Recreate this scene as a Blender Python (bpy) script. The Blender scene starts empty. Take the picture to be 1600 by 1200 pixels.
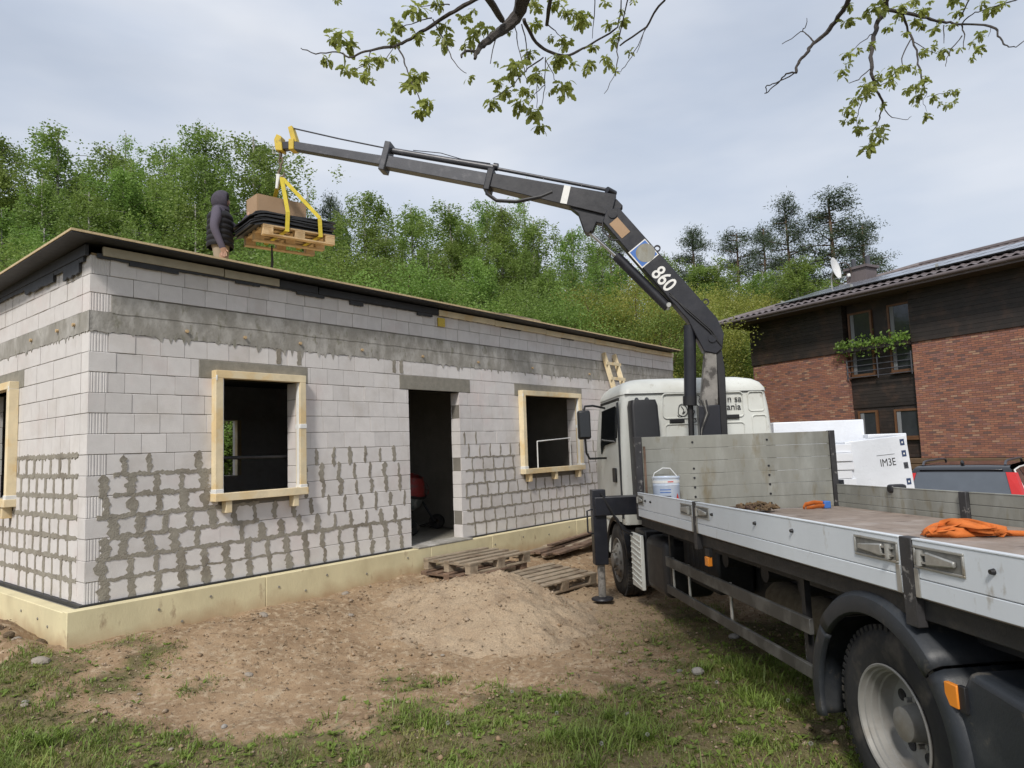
import bpy, math, random
import numpy as np
from mathutils import Matrix, Vector
R = math.radians
random.seed(7); rng = np.random.default_rng(7)
scene = bpy.context.scene
col = scene.collection

# ------------------------------------------------------------------ camera
CAM_Z = 1.97
PITCH, ROLL, FPX = R(5.16), R(-2.0), 1098.0
cam_d = bpy.data.cameras.new('camera'); cam = bpy.data.objects.new('camera', cam_d); col.objects.link(cam)
cam_d.sensor_width = 36.0; cam_d.lens = 36.0 * FPX / 1600.0
cam_d.clip_start = 0.05; cam_d.clip_end = 3000
_f = Vector((0, math.cos(PITCH), math.sin(PITCH))); _u = Vector((0, -math.sin(PITCH), math.cos(PITCH))); _x = Vector((1, 0, 0))
AX = _x * math.cos(ROLL) + _u * math.sin(ROLL); AU = -_x * math.sin(ROLL) + _u * math.cos(ROLL); AF = _f
cam.matrix_world = Matrix(((AX.x, AU.x, -AF.x, 0), (AX.y, AU.y, -AF.y, 0), (AX.z, AU.z, -AF.z, CAM_Z), (0, 0, 0, 1)))
scene.camera = cam
scene.render.resolution_x = 1024; scene.render.resolution_y = 768
scene.render.engine = 'CYCLES'
def pix(px, py, y):
    """point on the ray of a photo pixel at world depth y"""
    d = AF + AX * ((px - 800) / FPX) - AU * ((py - 600) / FPX)
    return Vector((0, 0, CAM_Z)) + d * (y / d.y)

# ------------------------------------------------------------------ sky, sun, exposure
SUN_AZ = Vector((-0.28, -1.0)).normalized(); SUN_EL = R(44)
world = bpy.data.worlds.new('World'); scene.world = world; world.use_nodes = True
nt = world.node_tree; nt.nodes.clear()
def N(tree, t, **kw):
    n = tree.nodes.new(t)
    for k, v in kw.items():
        if k in ('x',): continue
        setattr(n, k, v)
    return n
out = N(nt, 'ShaderNodeOutputWorld'); bg = N(nt, 'ShaderNodeBackground')
sky = N(nt, 'ShaderNodeTexSky', sky_type='NISHITA', sun_disc=False)
sky.sun_elevation = SUN_EL; sky.sun_rotation = math.atan2(SUN_AZ.x, SUN_AZ.y); sky.dust_density = 2.0; sky.air_density = 1.2
tc = N(nt, 'ShaderNodeTexCoord'); mp = N(nt, 'ShaderNodeMapping'); mp.inputs['Scale'].default_value = (1.0, 1.0, 3.2)
mp.inputs['Rotation'].default_value = (0.15, 0.1, 0.5)
ns = N(nt, 'ShaderNodeTexNoise'); ns.inputs['Scale'].default_value = 1.7; ns.inputs['Detail'].default_value = 4; ns.inputs['Roughness'].default_value = .5
cr = N(nt, 'ShaderNodeValToRGB'); cr.color_ramp.elements[0].position = .33; cr.color_ramp.elements[1].position = .68
cr.color_ramp.elements[0].color = (.62, .62, .62, 1); cr.color_ramp.elements[1].color = (.97, .97, .97, 1)
ns2 = N(nt, 'ShaderNodeTexNoise'); ns2.inputs['Scale'].default_value = 3.1; ns2.inputs['Detail'].default_value = 5
cc = N(nt, 'ShaderNodeValToRGB')
cc.color_ramp.elements[0].position = .3; cc.color_ramp.elements[0].color = (6.1, 6.7, 7.8, 1)
cc.color_ramp.elements[1].position = .7; cc.color_ramp.elements[1].color = (7.8, 8.1, 8.7, 1)
mx = N(nt, 'ShaderNodeMix', data_type='RGBA')
L = nt.links.new
L(tc.outputs['Generated'], mp.inputs[0]); L(mp.outputs[0], ns.inputs['Vector']); L(mp.outputs[0], ns2.inputs['Vector'])
L(ns.outputs['Fac'], cr.inputs[0]); L(ns2.outputs['Fac'], cc.inputs[0])
L(cr.outputs[0], mx.inputs[0]); L(sky.outputs[0], mx.inputs[6]); L(cc.outputs[0], mx.inputs[7])
L(mx.outputs[2], bg.inputs[0]); bg.inputs[1].default_value = 0.1; L(bg.outputs[0], out.inputs[0])
sun_d = bpy.data.lights.new('sun', 'SUN'); sun_d.energy = 3.0; sun_d.angle = R(9); sun_d.color = (1, .95, .88)
sun = bpy.data.objects.new('sun', sun_d); col.objects.link(sun)
sd = Vector((SUN_AZ.x * math.cos(SUN_EL), SUN_AZ.y * math.cos(SUN_EL), math.sin(SUN_EL)))
sun.rotation_euler = sd.to_track_quat('Z', 'Y').to_euler(); sun.location = sd * 60
vs = scene.view_settings; vs.view_transform = 'Standard'; vs.look = 'None'; vs.gamma = 1; vs.exposure = 0.12

# ------------------------------------------------------------------ helpers
class MB:
    """collects shapes, builds ONE mesh object"""
    def __init__(s): s.v = []; s.f = []
    def add(s, vs_, fs):
        o = len(s.v); s.v += [tuple(p) for p in vs_]; s.f += [tuple(i + o for i in f) for f in fs]; return s
    def box(s, a, b, M=None):
        x0, y0, z0 = a; x1, y1, z1 = b
        p = [Vector(q) for q in ((x0,y0,z0),(x1,y0,z0),(x1,y1,z0),(x0,y1,z0),(x0,y0,z1),(x1,y0,z1),(x1,y1,z1),(x0,y1,z1))]
        if M is not None: p = [M @ q for q in p]
        return s.add(p, [(0,3,2,1),(4,5,6,7),(0,1,5,4),(1,2,6,5),(2,3,7,6),(3,0,4,7)])
    def beam(s, p, q, w, h, up=(0,0,1)):
        p = Vector(p); q = Vector(q); d = (q - p); l = d.length; d.normalize(); up = Vector(up)
        sx = d.cross(up).normalized(); sz = sx.cross(d).normalized()
        M = Matrix(((d.x, sx.x, sz.x, p.x), (d.y, sx.y, sz.y, p.y), (d.z, sx.z, sz.z, p.z), (0,0,0,1)))
        return s.box((0, -w/2, -h/2), (l, w/2, h/2), M)
    def tube(s, pts, rad, n=8, caps=True, flat=1.0):
        pts = [Vector(p) for p in pts]
        if not hasattr(rad, '__len__'): rad = [rad] * len(pts)
        vs_ = []; fs = []; prev = None
        for i, p in enumerate(pts):
            d = (pts[min(i+1, len(pts)-1)] - pts[max(i-1, 0)]).normalized()
            a = prev if prev is not None else (Vector((0,0,1)) if abs(d.z) < .9 else Vector((1,0,0)))
            e1 = (a - d * a.dot(d))
            if e1.length < 1e-5: e1 = d.orthogonal()
            e1.normalize(); e2 = d.cross(e1); prev = e1
            for k in range(n):
                t = 2*math.pi*k/n; vs_.append(p + e1*(math.cos(t)*rad[i]) + e2*(math.sin(t)*rad[i]*flat))
        for i in range(len(pts)-1):
            for k in range(n):
                fs.append((i*n+k, i*n+(k+1)%n, (i+1)*n+(k+1)%n, (i+1)*n+k))
        if caps: fs += [tuple(range(n-1,-1,-1)), tuple((len(pts)-1)*n+k for k in range(n))]
        return s.add(vs_, fs)
    def cyl(s, p, q, r, r2=None, n=16): return s.tube([p, q], [r, r if r2 is None else r2], n)
    def prism(s, poly, ext):
        """poly: list of 3D points (planar loop), extruded by vector ext"""
        a = [Vector(p) for p in poly]; e = Vector(ext); n = len(a)
        return s.add(a + [p + e for p in a], [tuple(range(n-1,-1,-1)), tuple(range(n, 2*n))] + [(i, (i+1)%n, (i+1)%n+n, i+n) for i in range(n)])
    def lathe(s, prof, n=24, M=None, closed=False):
        """prof: (r,h) about local Z"""
        vs_ = []; fs = []
        for r, h in prof:
            for k in range(n):
                t = 2*math.pi*k/n; p = Vector((r*math.cos(t), r*math.sin(t), h)); vs_.append(M @ p if M is not None else p)
        m = len(prof)
        for i in range(m if closed else m-1):
            for k in range(n):
                j = (i+1) % m
                fs.append((i*n+k, i*n+(k+1)%n, j*n+(k+1)%n, j*n+k))
        return s.add(vs_, fs)
    def grid(s, P):
        """P[i][j] points"""
        m = len(P); n = len(P[0]); vs_ = [p for row in P for p in row]
        return s.add(vs_, [(i*n+j, i*n+j+1, (i+1)*n+j+1, (i+1)*n+j) for i in range(m-1) for j in range(n-1)])
    def ell(s, c, r, n=16, m=10, M=None):
        prof = []
        c = Vector(c); vs_ = []; fs = []
        for i in range(m+1):
            a = math.pi*i/m
            for k in range(n):
                t = 2*math.pi*k/n
                p = c + Vector((r[0]*math.sin(a)*math.cos(t), r[1]*math.sin(a)*math.sin(t), -r[2]*math.cos(a)))
                vs_.append(M @ p if M is not None else p)
        for i in range(m):
            for k in range(n): fs.append((i*n+k, i*n+(k+1)%n, (i+1)*n+(k+1)%n, (i+1)*n+k))
        return s.add(vs_, fs)
    def mesh(s, name):
        me = bpy.data.meshes.new(name); me.from_pydata(s.v, [], s.f); me.update(); return me
    def build(s, name, mat, parent=None, smooth=False, bev=0, seg=2, M=None):
        me = s.mesh(name)
        return place(name, me, mat, parent, smooth, bev, seg, M)

def place(name, me, mat, parent=None, smooth=False, bev=0, seg=2, M=None):
    if mat is not None and not me.materials: me.materials.append(mat)
    o = bpy.data.objects.new(name, me); col.objects.link(o)
    if parent is not None: o.parent = parent
    if M is not None: o.matrix_local = M
    if smooth or bev:
        me.polygons.foreach_set('use_smooth', [True] * len(me.polygons))
        me.set_sharp_from_angle(angle=R(38))
    if bev:
        b = o.modifiers.new('bevel', 'BEVEL'); b.width = bev; b.segments = seg; b.limit_method = 'ANGLE'; b.angle_limit = R(38); b.harden_normals = False
    return o
def np_mesh(name, V, F):
    """fast mesh from numpy arrays, F (n,k) with constant k"""
    me = bpy.data.meshes.new(name); nf, k = F.shape
    me.vertices.add(len(V)); me.vertices.foreach_set('co', np.ascontiguousarray(V, dtype=np.float32).ravel())
    me.loops.add(nf*k); me.loops.foreach_set('vertex_index', np.ascontiguousarray(F, dtype=np.int32).ravel())
    me.polygons.add(nf); me.polygons.foreach_set('loop_start', np.arange(0, nf*k, k, dtype=np.int32))
    me.update(calc_edges=True); me.validate(); return me
def empty(name, M=None, parent=None):
    o = bpy.data.objects.new(name, None); col.objects.link(o); o.empty_display_size = .2
    if parent is not None: o.parent = parent
    if M is not None: o.matrix_local = M
    return o
def tag(o, label, cat, group=None, kind=None):
    o['label'] = label
    if cat: o['category'] = cat
    if group: o['group'] = group
    if kind: o['kind'] = kind
    return o
def thing(name, label, cat, M=None, group=None): return tag(empty(name, M), label, cat, group)
def copy_tree(o, parent=None):
    c = o.copy(); col.objects.link(c)
    if parent is not None:
        ml = o.matrix_local.copy(); c.parent = parent; c.matrix_local = ml
    for ch in list(o.children): copy_tree(ch, c)
    return c
def T3(x, y, z): return Matrix.Translation((x, y, z))
def RZ(a): return Matrix.Rotation(a, 4, 'Z')
def RX(a): return Matrix.Rotation(a, 4, 'X')
def RY(a): return Matrix.Rotation(a, 4, 'Y')
def text_mesh(txt, size, extrude=.002, align='CENTER', bold=0):
    c = bpy.data.curves.new('txt', 'FONT'); c.body = txt; c.size = size; c.extrude = extrude; c.align_x = align; c.offset = bold
    o = bpy.data.objects.new('txt', c); col.objects.link(o)
    dg = bpy.context.evaluated_depsgraph_get(); me = bpy.data.meshes.new_from_object(o.evaluated_get(dg))
    bpy.data.objects.remove(o); bpy.data.curves.remove(c); me.materials.clear(); return me

# value noise in numpy for terrain and masks
_perm = rng.random((64, 64))
def vnoise(x, y, s):
    x = np.asarray(x, float)*s + 200; y = np.asarray(y, float)*s + 200
    xi = np.floor(x).astype(int); yi = np.floor(y).astype(int); fx = x-xi; fy = y-yi
    fx = fx*fx*(3-2*fx); fy = fy*fy*(3-2*fy); g = lambda a, b: _perm[a % 64, b % 64]
    return (g(xi,yi)*(1-fx)+g(xi+1,yi)*fx)*(1-fy) + (g(xi,yi+1)*(1-fx)+g(xi+1,yi+1)*fx)*fy - .5
def sstep(a, b, x):
    t = np.clip((np.asarray(x, float)-a)/(b-a), 0, 1); return t*t*(3-2*t)

# ------------------------------------------------------------------ materials
MATS = {}
def mat(name, c, rough=.6, metal=0, var=.12, vs=4.0, bump=.15, bs=60.0, c2=None, c2s=3.0, c2lo=.5, c2hi=.62, rnd=0.0, stretch=None, spec=.5, coat=0, trans=0, hue=0, c3=None, c3s=20., c3lo=.6, c3hi=.66, obj=False, bdist=.01):
    if name in MATS: return MATS[name]
    m = bpy.data.materials.new(name); m.use_nodes = True; t = m.node_tree; b = t.nodes['Principled BSDF']; K = t.links.new
    b.inputs['Roughness'].default_value = rough; b.inputs['Metallic'].default_value = metal
    b.inputs['Specular IOR Level'].default_value = spec; b.inputs['Coat Weight'].default_value = coat
    if obj: vec = t.nodes.new('ShaderNodeTexCoord').outputs['Object']
    else: vec = t.nodes.new('ShaderNodeNewGeometry').outputs['Position']
    if stretch:
        mpn = t.nodes.new('ShaderNodeMapping'); mpn.inputs['Scale'].default_value = stretch; K(vec, mpn.inputs[0]); vec = mpn.outputs[0]
    def noise(s, d=4, ro=.55):
        n = t.nodes.new('ShaderNodeTexNoise'); n.inputs['Scale'].default_value = s; n.inputs['Detail'].default_value = d; n.inputs['Roughness'].default_value = ro; K(vec, n.inputs['Vector']); return n.outputs['Fac']
    def ramp(x, lo, hi):
        r = t.nodes.new('ShaderNodeMapRange'); r.inputs[1].default_value = lo; r.inputs[2].default_value = hi; K(x, r.inputs[0]); return r.outputs[0]
    def mixc(f, a, bb, mode='MIX'):
        x = t.nodes.new('ShaderNodeMix'); x.data_type = 'RGBA'; x.blend_type = mode
        for i, q in ((0, f), (6, a), (7, bb)):
            if isinstance(q, (int, float)): x.inputs[i].default_value = q
            elif isinstance(q, tuple): x.inputs[i].default_value = (*q, 1)
            else: K(q, x.inputs[i])
        return x.outputs[2]
    cur = c
    if c2 is not None: cur = mixc(ramp(noise(c2s, 6, .6), c2lo, c2hi), c, c2)
    if c3 is not None: cur = mixc(ramp(noise(c3s, 5, .65), c3lo, c3hi), cur, c3)
    f = noise(vs, 6, .6)
    v = t.nodes.new('ShaderNodeMapRange'); v.inputs[1].default_value = .25; v.inputs[2].default_value = .75; v.inputs[3].default_value = 1-var; v.inputs[4].default_value = 1+var; K(f, v.inputs[0])
    val = v.outputs[0]
    if rnd:
        oi = t.nodes.new('ShaderNodeObjectInfo'); r = t.nodes.new('ShaderNodeMapRange'); r.inputs[3].default_value = 1-rnd; r.inputs[4].default_value = 1+rnd; K(oi.outputs['Random'], r.inputs[0])
        mm = t.nodes.new('ShaderNodeMath'); mm.operation = 'MULTIPLY'; K(val, mm.inputs[0]); K(r.outputs[0], mm.inputs[1]); val = mm.outputs[0]
    hs = t.nodes.new('ShaderNodeHueSaturation'); K(val, hs.inputs['Value'])
    if isinstance(cur, tuple): hs.inputs['Color'].default_value = (*cur, 1)
    else: K(cur, hs.inputs['Color'])
    if hue:
        oi = t.nodes.new('ShaderNodeObjectInfo'); r = t.nodes.new('ShaderNodeMapRange'); r.inputs[3].default_value = .5-hue; r.inputs[4].default_value = .5+hue; K(oi.outputs['Random'], r.inputs[0]); K(r.outputs[0], hs.inputs['Hue'])
    K(hs.outputs[0], b.inputs['Base Color'])
    if bump:
        bn = t.nodes.new('ShaderNodeBump'); bn.inputs['Strength'].default_value = bump; bn.inputs['Distance'].default_value = bdist; K(noise(bs, 5, .6), bn.inputs['Height']); K(bn.outputs[0], b.inputs['Normal'])
    if rough > .25 and not metal:
        rr = t.nodes.new('ShaderNodeMapRange'); rr.inputs[3].default_value = max(.05, rough-.12); rr.inputs[4].default_value = min(1, rough+.12); K(noise(vs*2.3), rr.inputs[0]); K(rr.outputs[0], b.inputs['Roughness'])
    if trans:
        tr = t.nodes.new('ShaderNodeBsdfTranslucent'); K(hs.outputs[0], tr.inputs[0]); ms = t.nodes.new('ShaderNodeMixShader'); ms.inputs[0].default_value = trans
        K(b.outputs[0], ms.inputs[1]); K(tr.outputs[0], ms.inputs[2]); K(ms.outputs[0], t.nodes['Material Output'].inputs[0])
    MATS[name] = m; return m
m_block = mat('silicate_block', (.625,.60,.585), .85, var=.06, vs=9, bump=.25, bs=90, rnd=.07, c2=(.53,.495,.465), c2s=2.2, c2lo=.5, c2hi=.75, c3=(.61,.55,.535), c3s=1.3, c3lo=.52, c3hi=.7)
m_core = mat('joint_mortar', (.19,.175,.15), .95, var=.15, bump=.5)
m_smear = mat('mortar_smear', (.285,.262,.218), .95, var=.2, vs=14, bump=.9, bs=70, c2=(.225,.20,.162), c2s=3)
m_conc = mat('ring_concrete', (.29,.275,.245), .9, var=.22, vs=7, bump=.6, bs=40, c2=(.40,.385,.36), c2s=3.5, c2lo=.48, c2hi=.66, stretch=(1,1,.6), c3=(.22,.21,.17), c3s=9, c3lo=.56, c3hi=.66)
m_lintel = mat('lintel_concrete', (.235,.22,.185), .9, var=.2, vs=12, bump=.5, bs=60)
m_xps = mat('foundation_foam', (.64,.57,.36), .8, var=.1, vs=3, bump=.2, bs=40, c2=(.54,.47,.29), c2s=2.4, c2lo=.48, c2hi=.72, stretch=(1,1,.5), c3=(.38,.30,.19), c3s=6, c3lo=.62, c3hi=.72)
m_pine = mat('fresh_timber', (.72,.61,.41), .65, var=.16, vs=6, bump=.2, bs=30, c2=(.64,.49,.27), c2s=3.0, c2lo=.5, c2hi=.6, rnd=.08)
m_pine2 = mat('pallet_timber', (.50,.36,.20), .75, var=.2, vs=8, bump=.3, bs=40, rnd=.15, c2=(.38,.25,.12), c2s=5)
m_oldwood = mat('weathered_timber', (.29,.235,.17), .85, var=.25, vs=10, bump=.4, bs=50, rnd=.2, c2=(.19,.14,.095), c2s=4)
m_brownwood = mat('brown_boards', (.17,.11,.075), .85, var=.3, vs=10, bump=.4, bs=50, rnd=.25, c2=(.10,.065,.045), c2s=4)
m_osb = mat('osb', (.52,.40,.235), .7, var=.2, vs=25, bump=.3, bs=60)
m_black = mat('black_membrane', (.022,.023,.026), .55, var=.3, vs=5, bump=.3, bs=14, rnd=.15)
m_steel_dk = mat('dark_chassis', (.013,.013,.014), .6, var=.35, vs=6, bump=.2, bs=50, c2=(.032,.028,.024), c2s=5, c2lo=.56, c2hi=.72)
m_crane = mat('crane_paint', (.013,.014,.020), .38, var=.25, vs=5, bump=.06, bs=30, c2=(.030,.030,.036), c2s=3, c2lo=.5, c2hi=.7, spec=.5)
m_crane_lt = mat('crane_worn_steel', (.20,.19,.175), .6, var=.3, vs=9, bump=.3, bs=40, c2=(.06,.055,.05), c2s=7, c2lo=.5, c2hi=.6)
m_ext = mat('crane_grey_paint', (.055,.058,.070), .38, var=.2, vs=5, bump=.05, c2=(.10,.10,.11), c2s=5, c2lo=.55, c2hi=.7)
m_chrome = mat('chrome_rod', (.62,.62,.62), .18, metal=1, var=.05, bump=0)
m_white = mat('cab_white', (.62,.635,.60), .4, var=.05, vs=2, bump=.02, bs=10, spec=.5, c2=(.54,.54,.495), c2s=1.7, c2lo=.5, c2hi=.75, c3=(.40,.375,.32), c3s=7, c3lo=.61, c3hi=.76)
m_alu = mat('board_aluminium', (.63,.67,.71), .4, var=.07, vs=2, bump=.03, bs=20, c2=(.53,.56,.59), c2s=2.0, c2lo=.5, c2hi=.75, stretch=(1,1,.5), c3=(.38,.36,.32), c3s=9, c3lo=.62, c3hi=.76)
m_alu_old = mat('weathered_aluminium', (.245,.245,.215), .6, var=.16, vs=5, bump=.12, bs=30, c2=(.33,.335,.305), c2s=3.2, c2lo=.48, c2hi=.68, stretch=(1,1,.35), c3=(.19,.165,.11), c3s=6, c3lo=.55, c3hi=.72)
m_deck = mat('deck_plywood', (.245,.195,.16), .7, var=.2, vs=6, bump=.25, bs=30, c2=(.33,.285,.255), c2s=2.2, c2lo=.5, c2hi=.68, c3=(.12,.085,.07), c3s=4, c3lo=.58, c3hi=.7)
m_latch = mat('latch_zinc', (.42,.42,.40), .4, metal=.6, var=.2, vs=12, bump=.1, c2=(.30,.26,.20), c2s=8, c2lo=.55, c2hi=.7)
m_post = mat('post_worn', (.035,.034,.036), .55, var=.3, vs=10, bump=.2, c2=(.21,.20,.19), c2s=14, c2lo=.60, c2hi=.66)
m_rubber = mat('tyre_rubber', (.016,.016,.017), .8, var=.25, vs=8, bump=.15, bs=60, c2=(.075,.065,.052), c2s=5, c2lo=.48, c2hi=.72)
m_rim = mat('rim_silver', (.235,.23,.215), .55, metal=.1, var=.15, vs=6, bump=.05, c2=(.165,.14,.11), c2s=4, c2lo=.5, c2hi=.7)
m_plastic = mat('fender_plastic', (.020,.024,.030), .5, var=.25, vs=4, bump=.12, bs=80, c2=(.045,.048,.052), c2s=3, c2lo=.5, c2hi=.7, c3=(.10,.09,.075), c3s=11, c3lo=.6, c3hi=.74)
m_blackpl = mat('black_plastic', (.014,.014,.016), .45, var=.2, bump=.05)
m_carglass = mat('car_glass', (.16,.175,.19), .08, metal=.75, var=.1, bump=0)
m_glass_dk = mat('dark_glass', (.012,.014,.016), .06, var=.05, bump=0, spec=.6)
m_amber = mat('amber_lens', (.75,.25,.03), .25, var=.1, bump=.1, bs=200)
m_red = mat('red_lens', (.45,.02,.02), .2, var=.1, bump=0)
m_yellow = mat('yellow_paint', (.55,.40,.04), .5, var=.2, vs=8, bump=.1, c2=(.2,.15,.05), c2s=8, c2lo=.58, c2hi=.68)
m_sling = mat('yellow_webbing', (.62,.50,.05), .8, var=.12, vs=15, bump=.4, bs=150)
m_orange = mat('orange_webbing', (.55,.145,.025), .8, var=.15, vs=15, bump=.4, bs=150)
m_card = mat('cardboard', (.37,.25,.155), .85, var=.08, bump=.1)
m_decal_w = mat('decal_white', (.72,.72,.70), .5, var=.08, vs=20, bump=.02)
m_decal_b = mat('decal_blue', (.05,.15,.45), .4, var=.08, bump=0)
m_decal_k = mat('decal_black', (.02,.02,.022), .5, var=.05, bump=0)
m_decal_r = mat('decal_red', (.55,.03,.02), .5, var=.05, bump=0)
m_foam = mat('white_foam', (.76,.78,.82), .7, var=.04, vs=6, bump=.15, bs=120)
m_wrap = mat('foam_wrap', (.72,.75,.80), .3, var=.05, vs=3, bump=.25, bs=9, bdist=.02)
m_leaf = mat('birch_leaf', (.185,.285,.06), .5, var=.32, vs=.55, bump=0, rnd=.18, hue=.012, trans=.5, c2=(.235,.33,.075), c2s=.3, c2lo=.42, c2hi=.65)
m_leaf_y = mat('maple_leaf', (.27,.31,.06), .5, var=.35, vs=.7, bump=0, rnd=.12, trans=.5, c2=(.33,.32,.07), c2s=.5, c2lo=.45, c2hi=.65, hue=.012)
m_needle = mat('pine_needle', (.06,.09,.045), .6, var=.3, vs=.8, bump=0, rnd=.12, trans=.2)
m_oakleaf = mat('oak_leaf', (.29,.33,.08), .45, var=.25, vs=9, bump=.1, rnd=.18, trans=.5)
m_bark = mat('oak_bark', (.055,.047,.042), .95, var=.4, vs=20, bump=1., bs=40, bdist=.02)
m_birchbark = mat('birch_bark', (.30,.29,.26), .8, var=.2, vs=4, bump=.2, c2=(.05,.045,.04), c2s=3.0, c2lo=.5, c2hi=.58, stretch=(1,1,2.5))
m_pinebark = mat('pine_bark', (.12,.075,.05), .9, var=.3, vs=5, bump=.6, bs=12)
# ------------------------------------------------------------------ frames of reference
HYAW = .6847
HC = Vector((-4.0733, 6.7133, CAM_Z - 1.3294))          # foot of the block wall corner
U = Vector((math.sin(HYAW), math.cos(HYAW), 0)); V = Vector((-math.cos(HYAW), math.sin(HYAW), 0))
HOUSE = T3(*HC) @ RZ(math.pi/2 - HYAW)                   # local x along the long wall, y into the house
TT = Vector((-.0954, .9954, 0)).normalized(); TR = Vector((TT.y, -TT.x, 0)); TO = TR * 2.2
TRUCK = T3(*TO) @ RZ(math.atan2(-TT.x, TT.y)) @ RX(-.015)  # local x right, y forward; x=0 is the left side of the bed
LEN, DEP = 12.42, 8.6                                     # house footprint

# ------------------------------------------------------------------ ground
def hlocal(x, y):
    dx = np.asarray(x, float)-HC.x; dy = np.asarray(y, float)-HC.y
    return dx*U.x+dy*U.y, dx*V.x+dy*V.y
FW = [TRUCK @ Vector((.28, 9.84, 0)), TRUCK @ Vector((2.2, 9.84, 0))]
def ground(x, y, fine=True):
    x = np.asarray(x, float); y = np.asarray(y, float)
    u, v = hlocal(x, y)
    dx = np.maximum(np.maximum(-.17-u, u-LEN-.17), 0); dy = np.maximum(np.maximum(-.17-v, v-DEP), 0); d = np.hypot(dx, dy)
    h = .285*(1-sstep(0, 2.3, d)) - .04*sstep(1.5, 4, d)
    h = h - .13*np.clip(1-np.abs(u+.0)/3., 0, 1)*sstep(-.2, .6, v)*(u < 1)        # lower along the left wall
    for w in FW: h = h - .14*np.exp(-(((x-w.x)/.42)**2+((y-w.y)/.8)**2))
    h = h + .9*sstep(25, 60, np.hypot(x, y-5)) - .06*np.exp(-(((x-8.2)/2.4)**2+((y-12.6)/2.4)**2))
    # soil heap at the left corner of the foundation
    h = h + .34*np.exp(-(((x+4.95)/.42)**2+((y-6.75)/.38)**2)) + .12*np.exp(-(((x+4.45)/.25)**2+((y-6.42)/.18)**2))
    if fine:
        w = 1-sstep(16, 30, np.hypot(x, y))
        h = h + w*(.05*vnoise(x, y, .9)+.035*vnoise(x, y, 2.6)+.035*vnoise(x+7, y, 6.5)+.03*np.abs(vnoise(x, y+3, 15.))*2+.018*vnoise(x+9,y+3,29.))
    return h
def gz(x, y): return float(ground(x, y))
def grassy(x, y):
    x = np.asarray(x, float); y = np.asarray(y, float)
    n = vnoise(x, y, 1.1)*1.2+vnoise(x+5, y+2, 2.9)*.9+vnoise(x, y, 7)*.5
    u, v = hlocal(x, y)
    g = sstep(6.6, 5.3, y + n*1.3 + .55*np.exp(-((x+1.9)/1.0)**2))
    g = np.maximum(g, .85*sstep(.75, 1.9, x+n*.6)*sstep(9.2, 7.6, y+n))
    g = np.maximum(g, .8*sstep(-3.2, -4.3, x+n*.5)*sstep(6.9, 6.1, y+n*.5))
    g = np.maximum(g, sstep(14, 20, np.hypot(x, y)))
    return g
def axis(lo, hi, step, far, k=1.22):
    a = list(np.arange(lo, hi+1e-6, step)); s = step; p = hi
    while p < far: s *= k; p += s; a.append(p)
    s = step; p = lo; b = []
    while p > -far: s *= k; p -= s; b.append(p)
    return np.array(b[::-1]+a)
gx = axis(-6.5, 6.5, .055, 900); gy = axis(2.2, 13.5, .055, 900)
GX, GY = np.meshgrid(gx, gy); GH = ground(GX, GY); GG = grassy(GX, GY)
nx, ny = len(gx), len(gy); idx = np.arange(nx*ny).reshape(ny, nx)
gF = np.stack([idx[:-1,:-1], idx[:-1,1:], idx[1:,1:], idx[1:,:-1]], -1).reshape(-1, 4)
gme = np_mesh('ground', np.stack([GX, GY, GH], -1).reshape(-1, 3), gF)
at = gme.attributes.new('grassy', 'FLOAT', 'POINT'); at.data.foreach_set('value', GG.ravel().astype(np.float32))
pile_c = (-.22, 8.32)
sand = 1.35*np.exp(-(((GX-.1)/1.75)**2+((GY-8.35)/1.35)**2)) + .9*np.exp(-(((GX-1.1)/.6)**2+((GY-9.0)/.6)**2))
at = gme.attributes.new('sandy', 'FLOAT', 'POINT'); at.data.foreach_set('value', sand.ravel().astype(np.float32))
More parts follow.
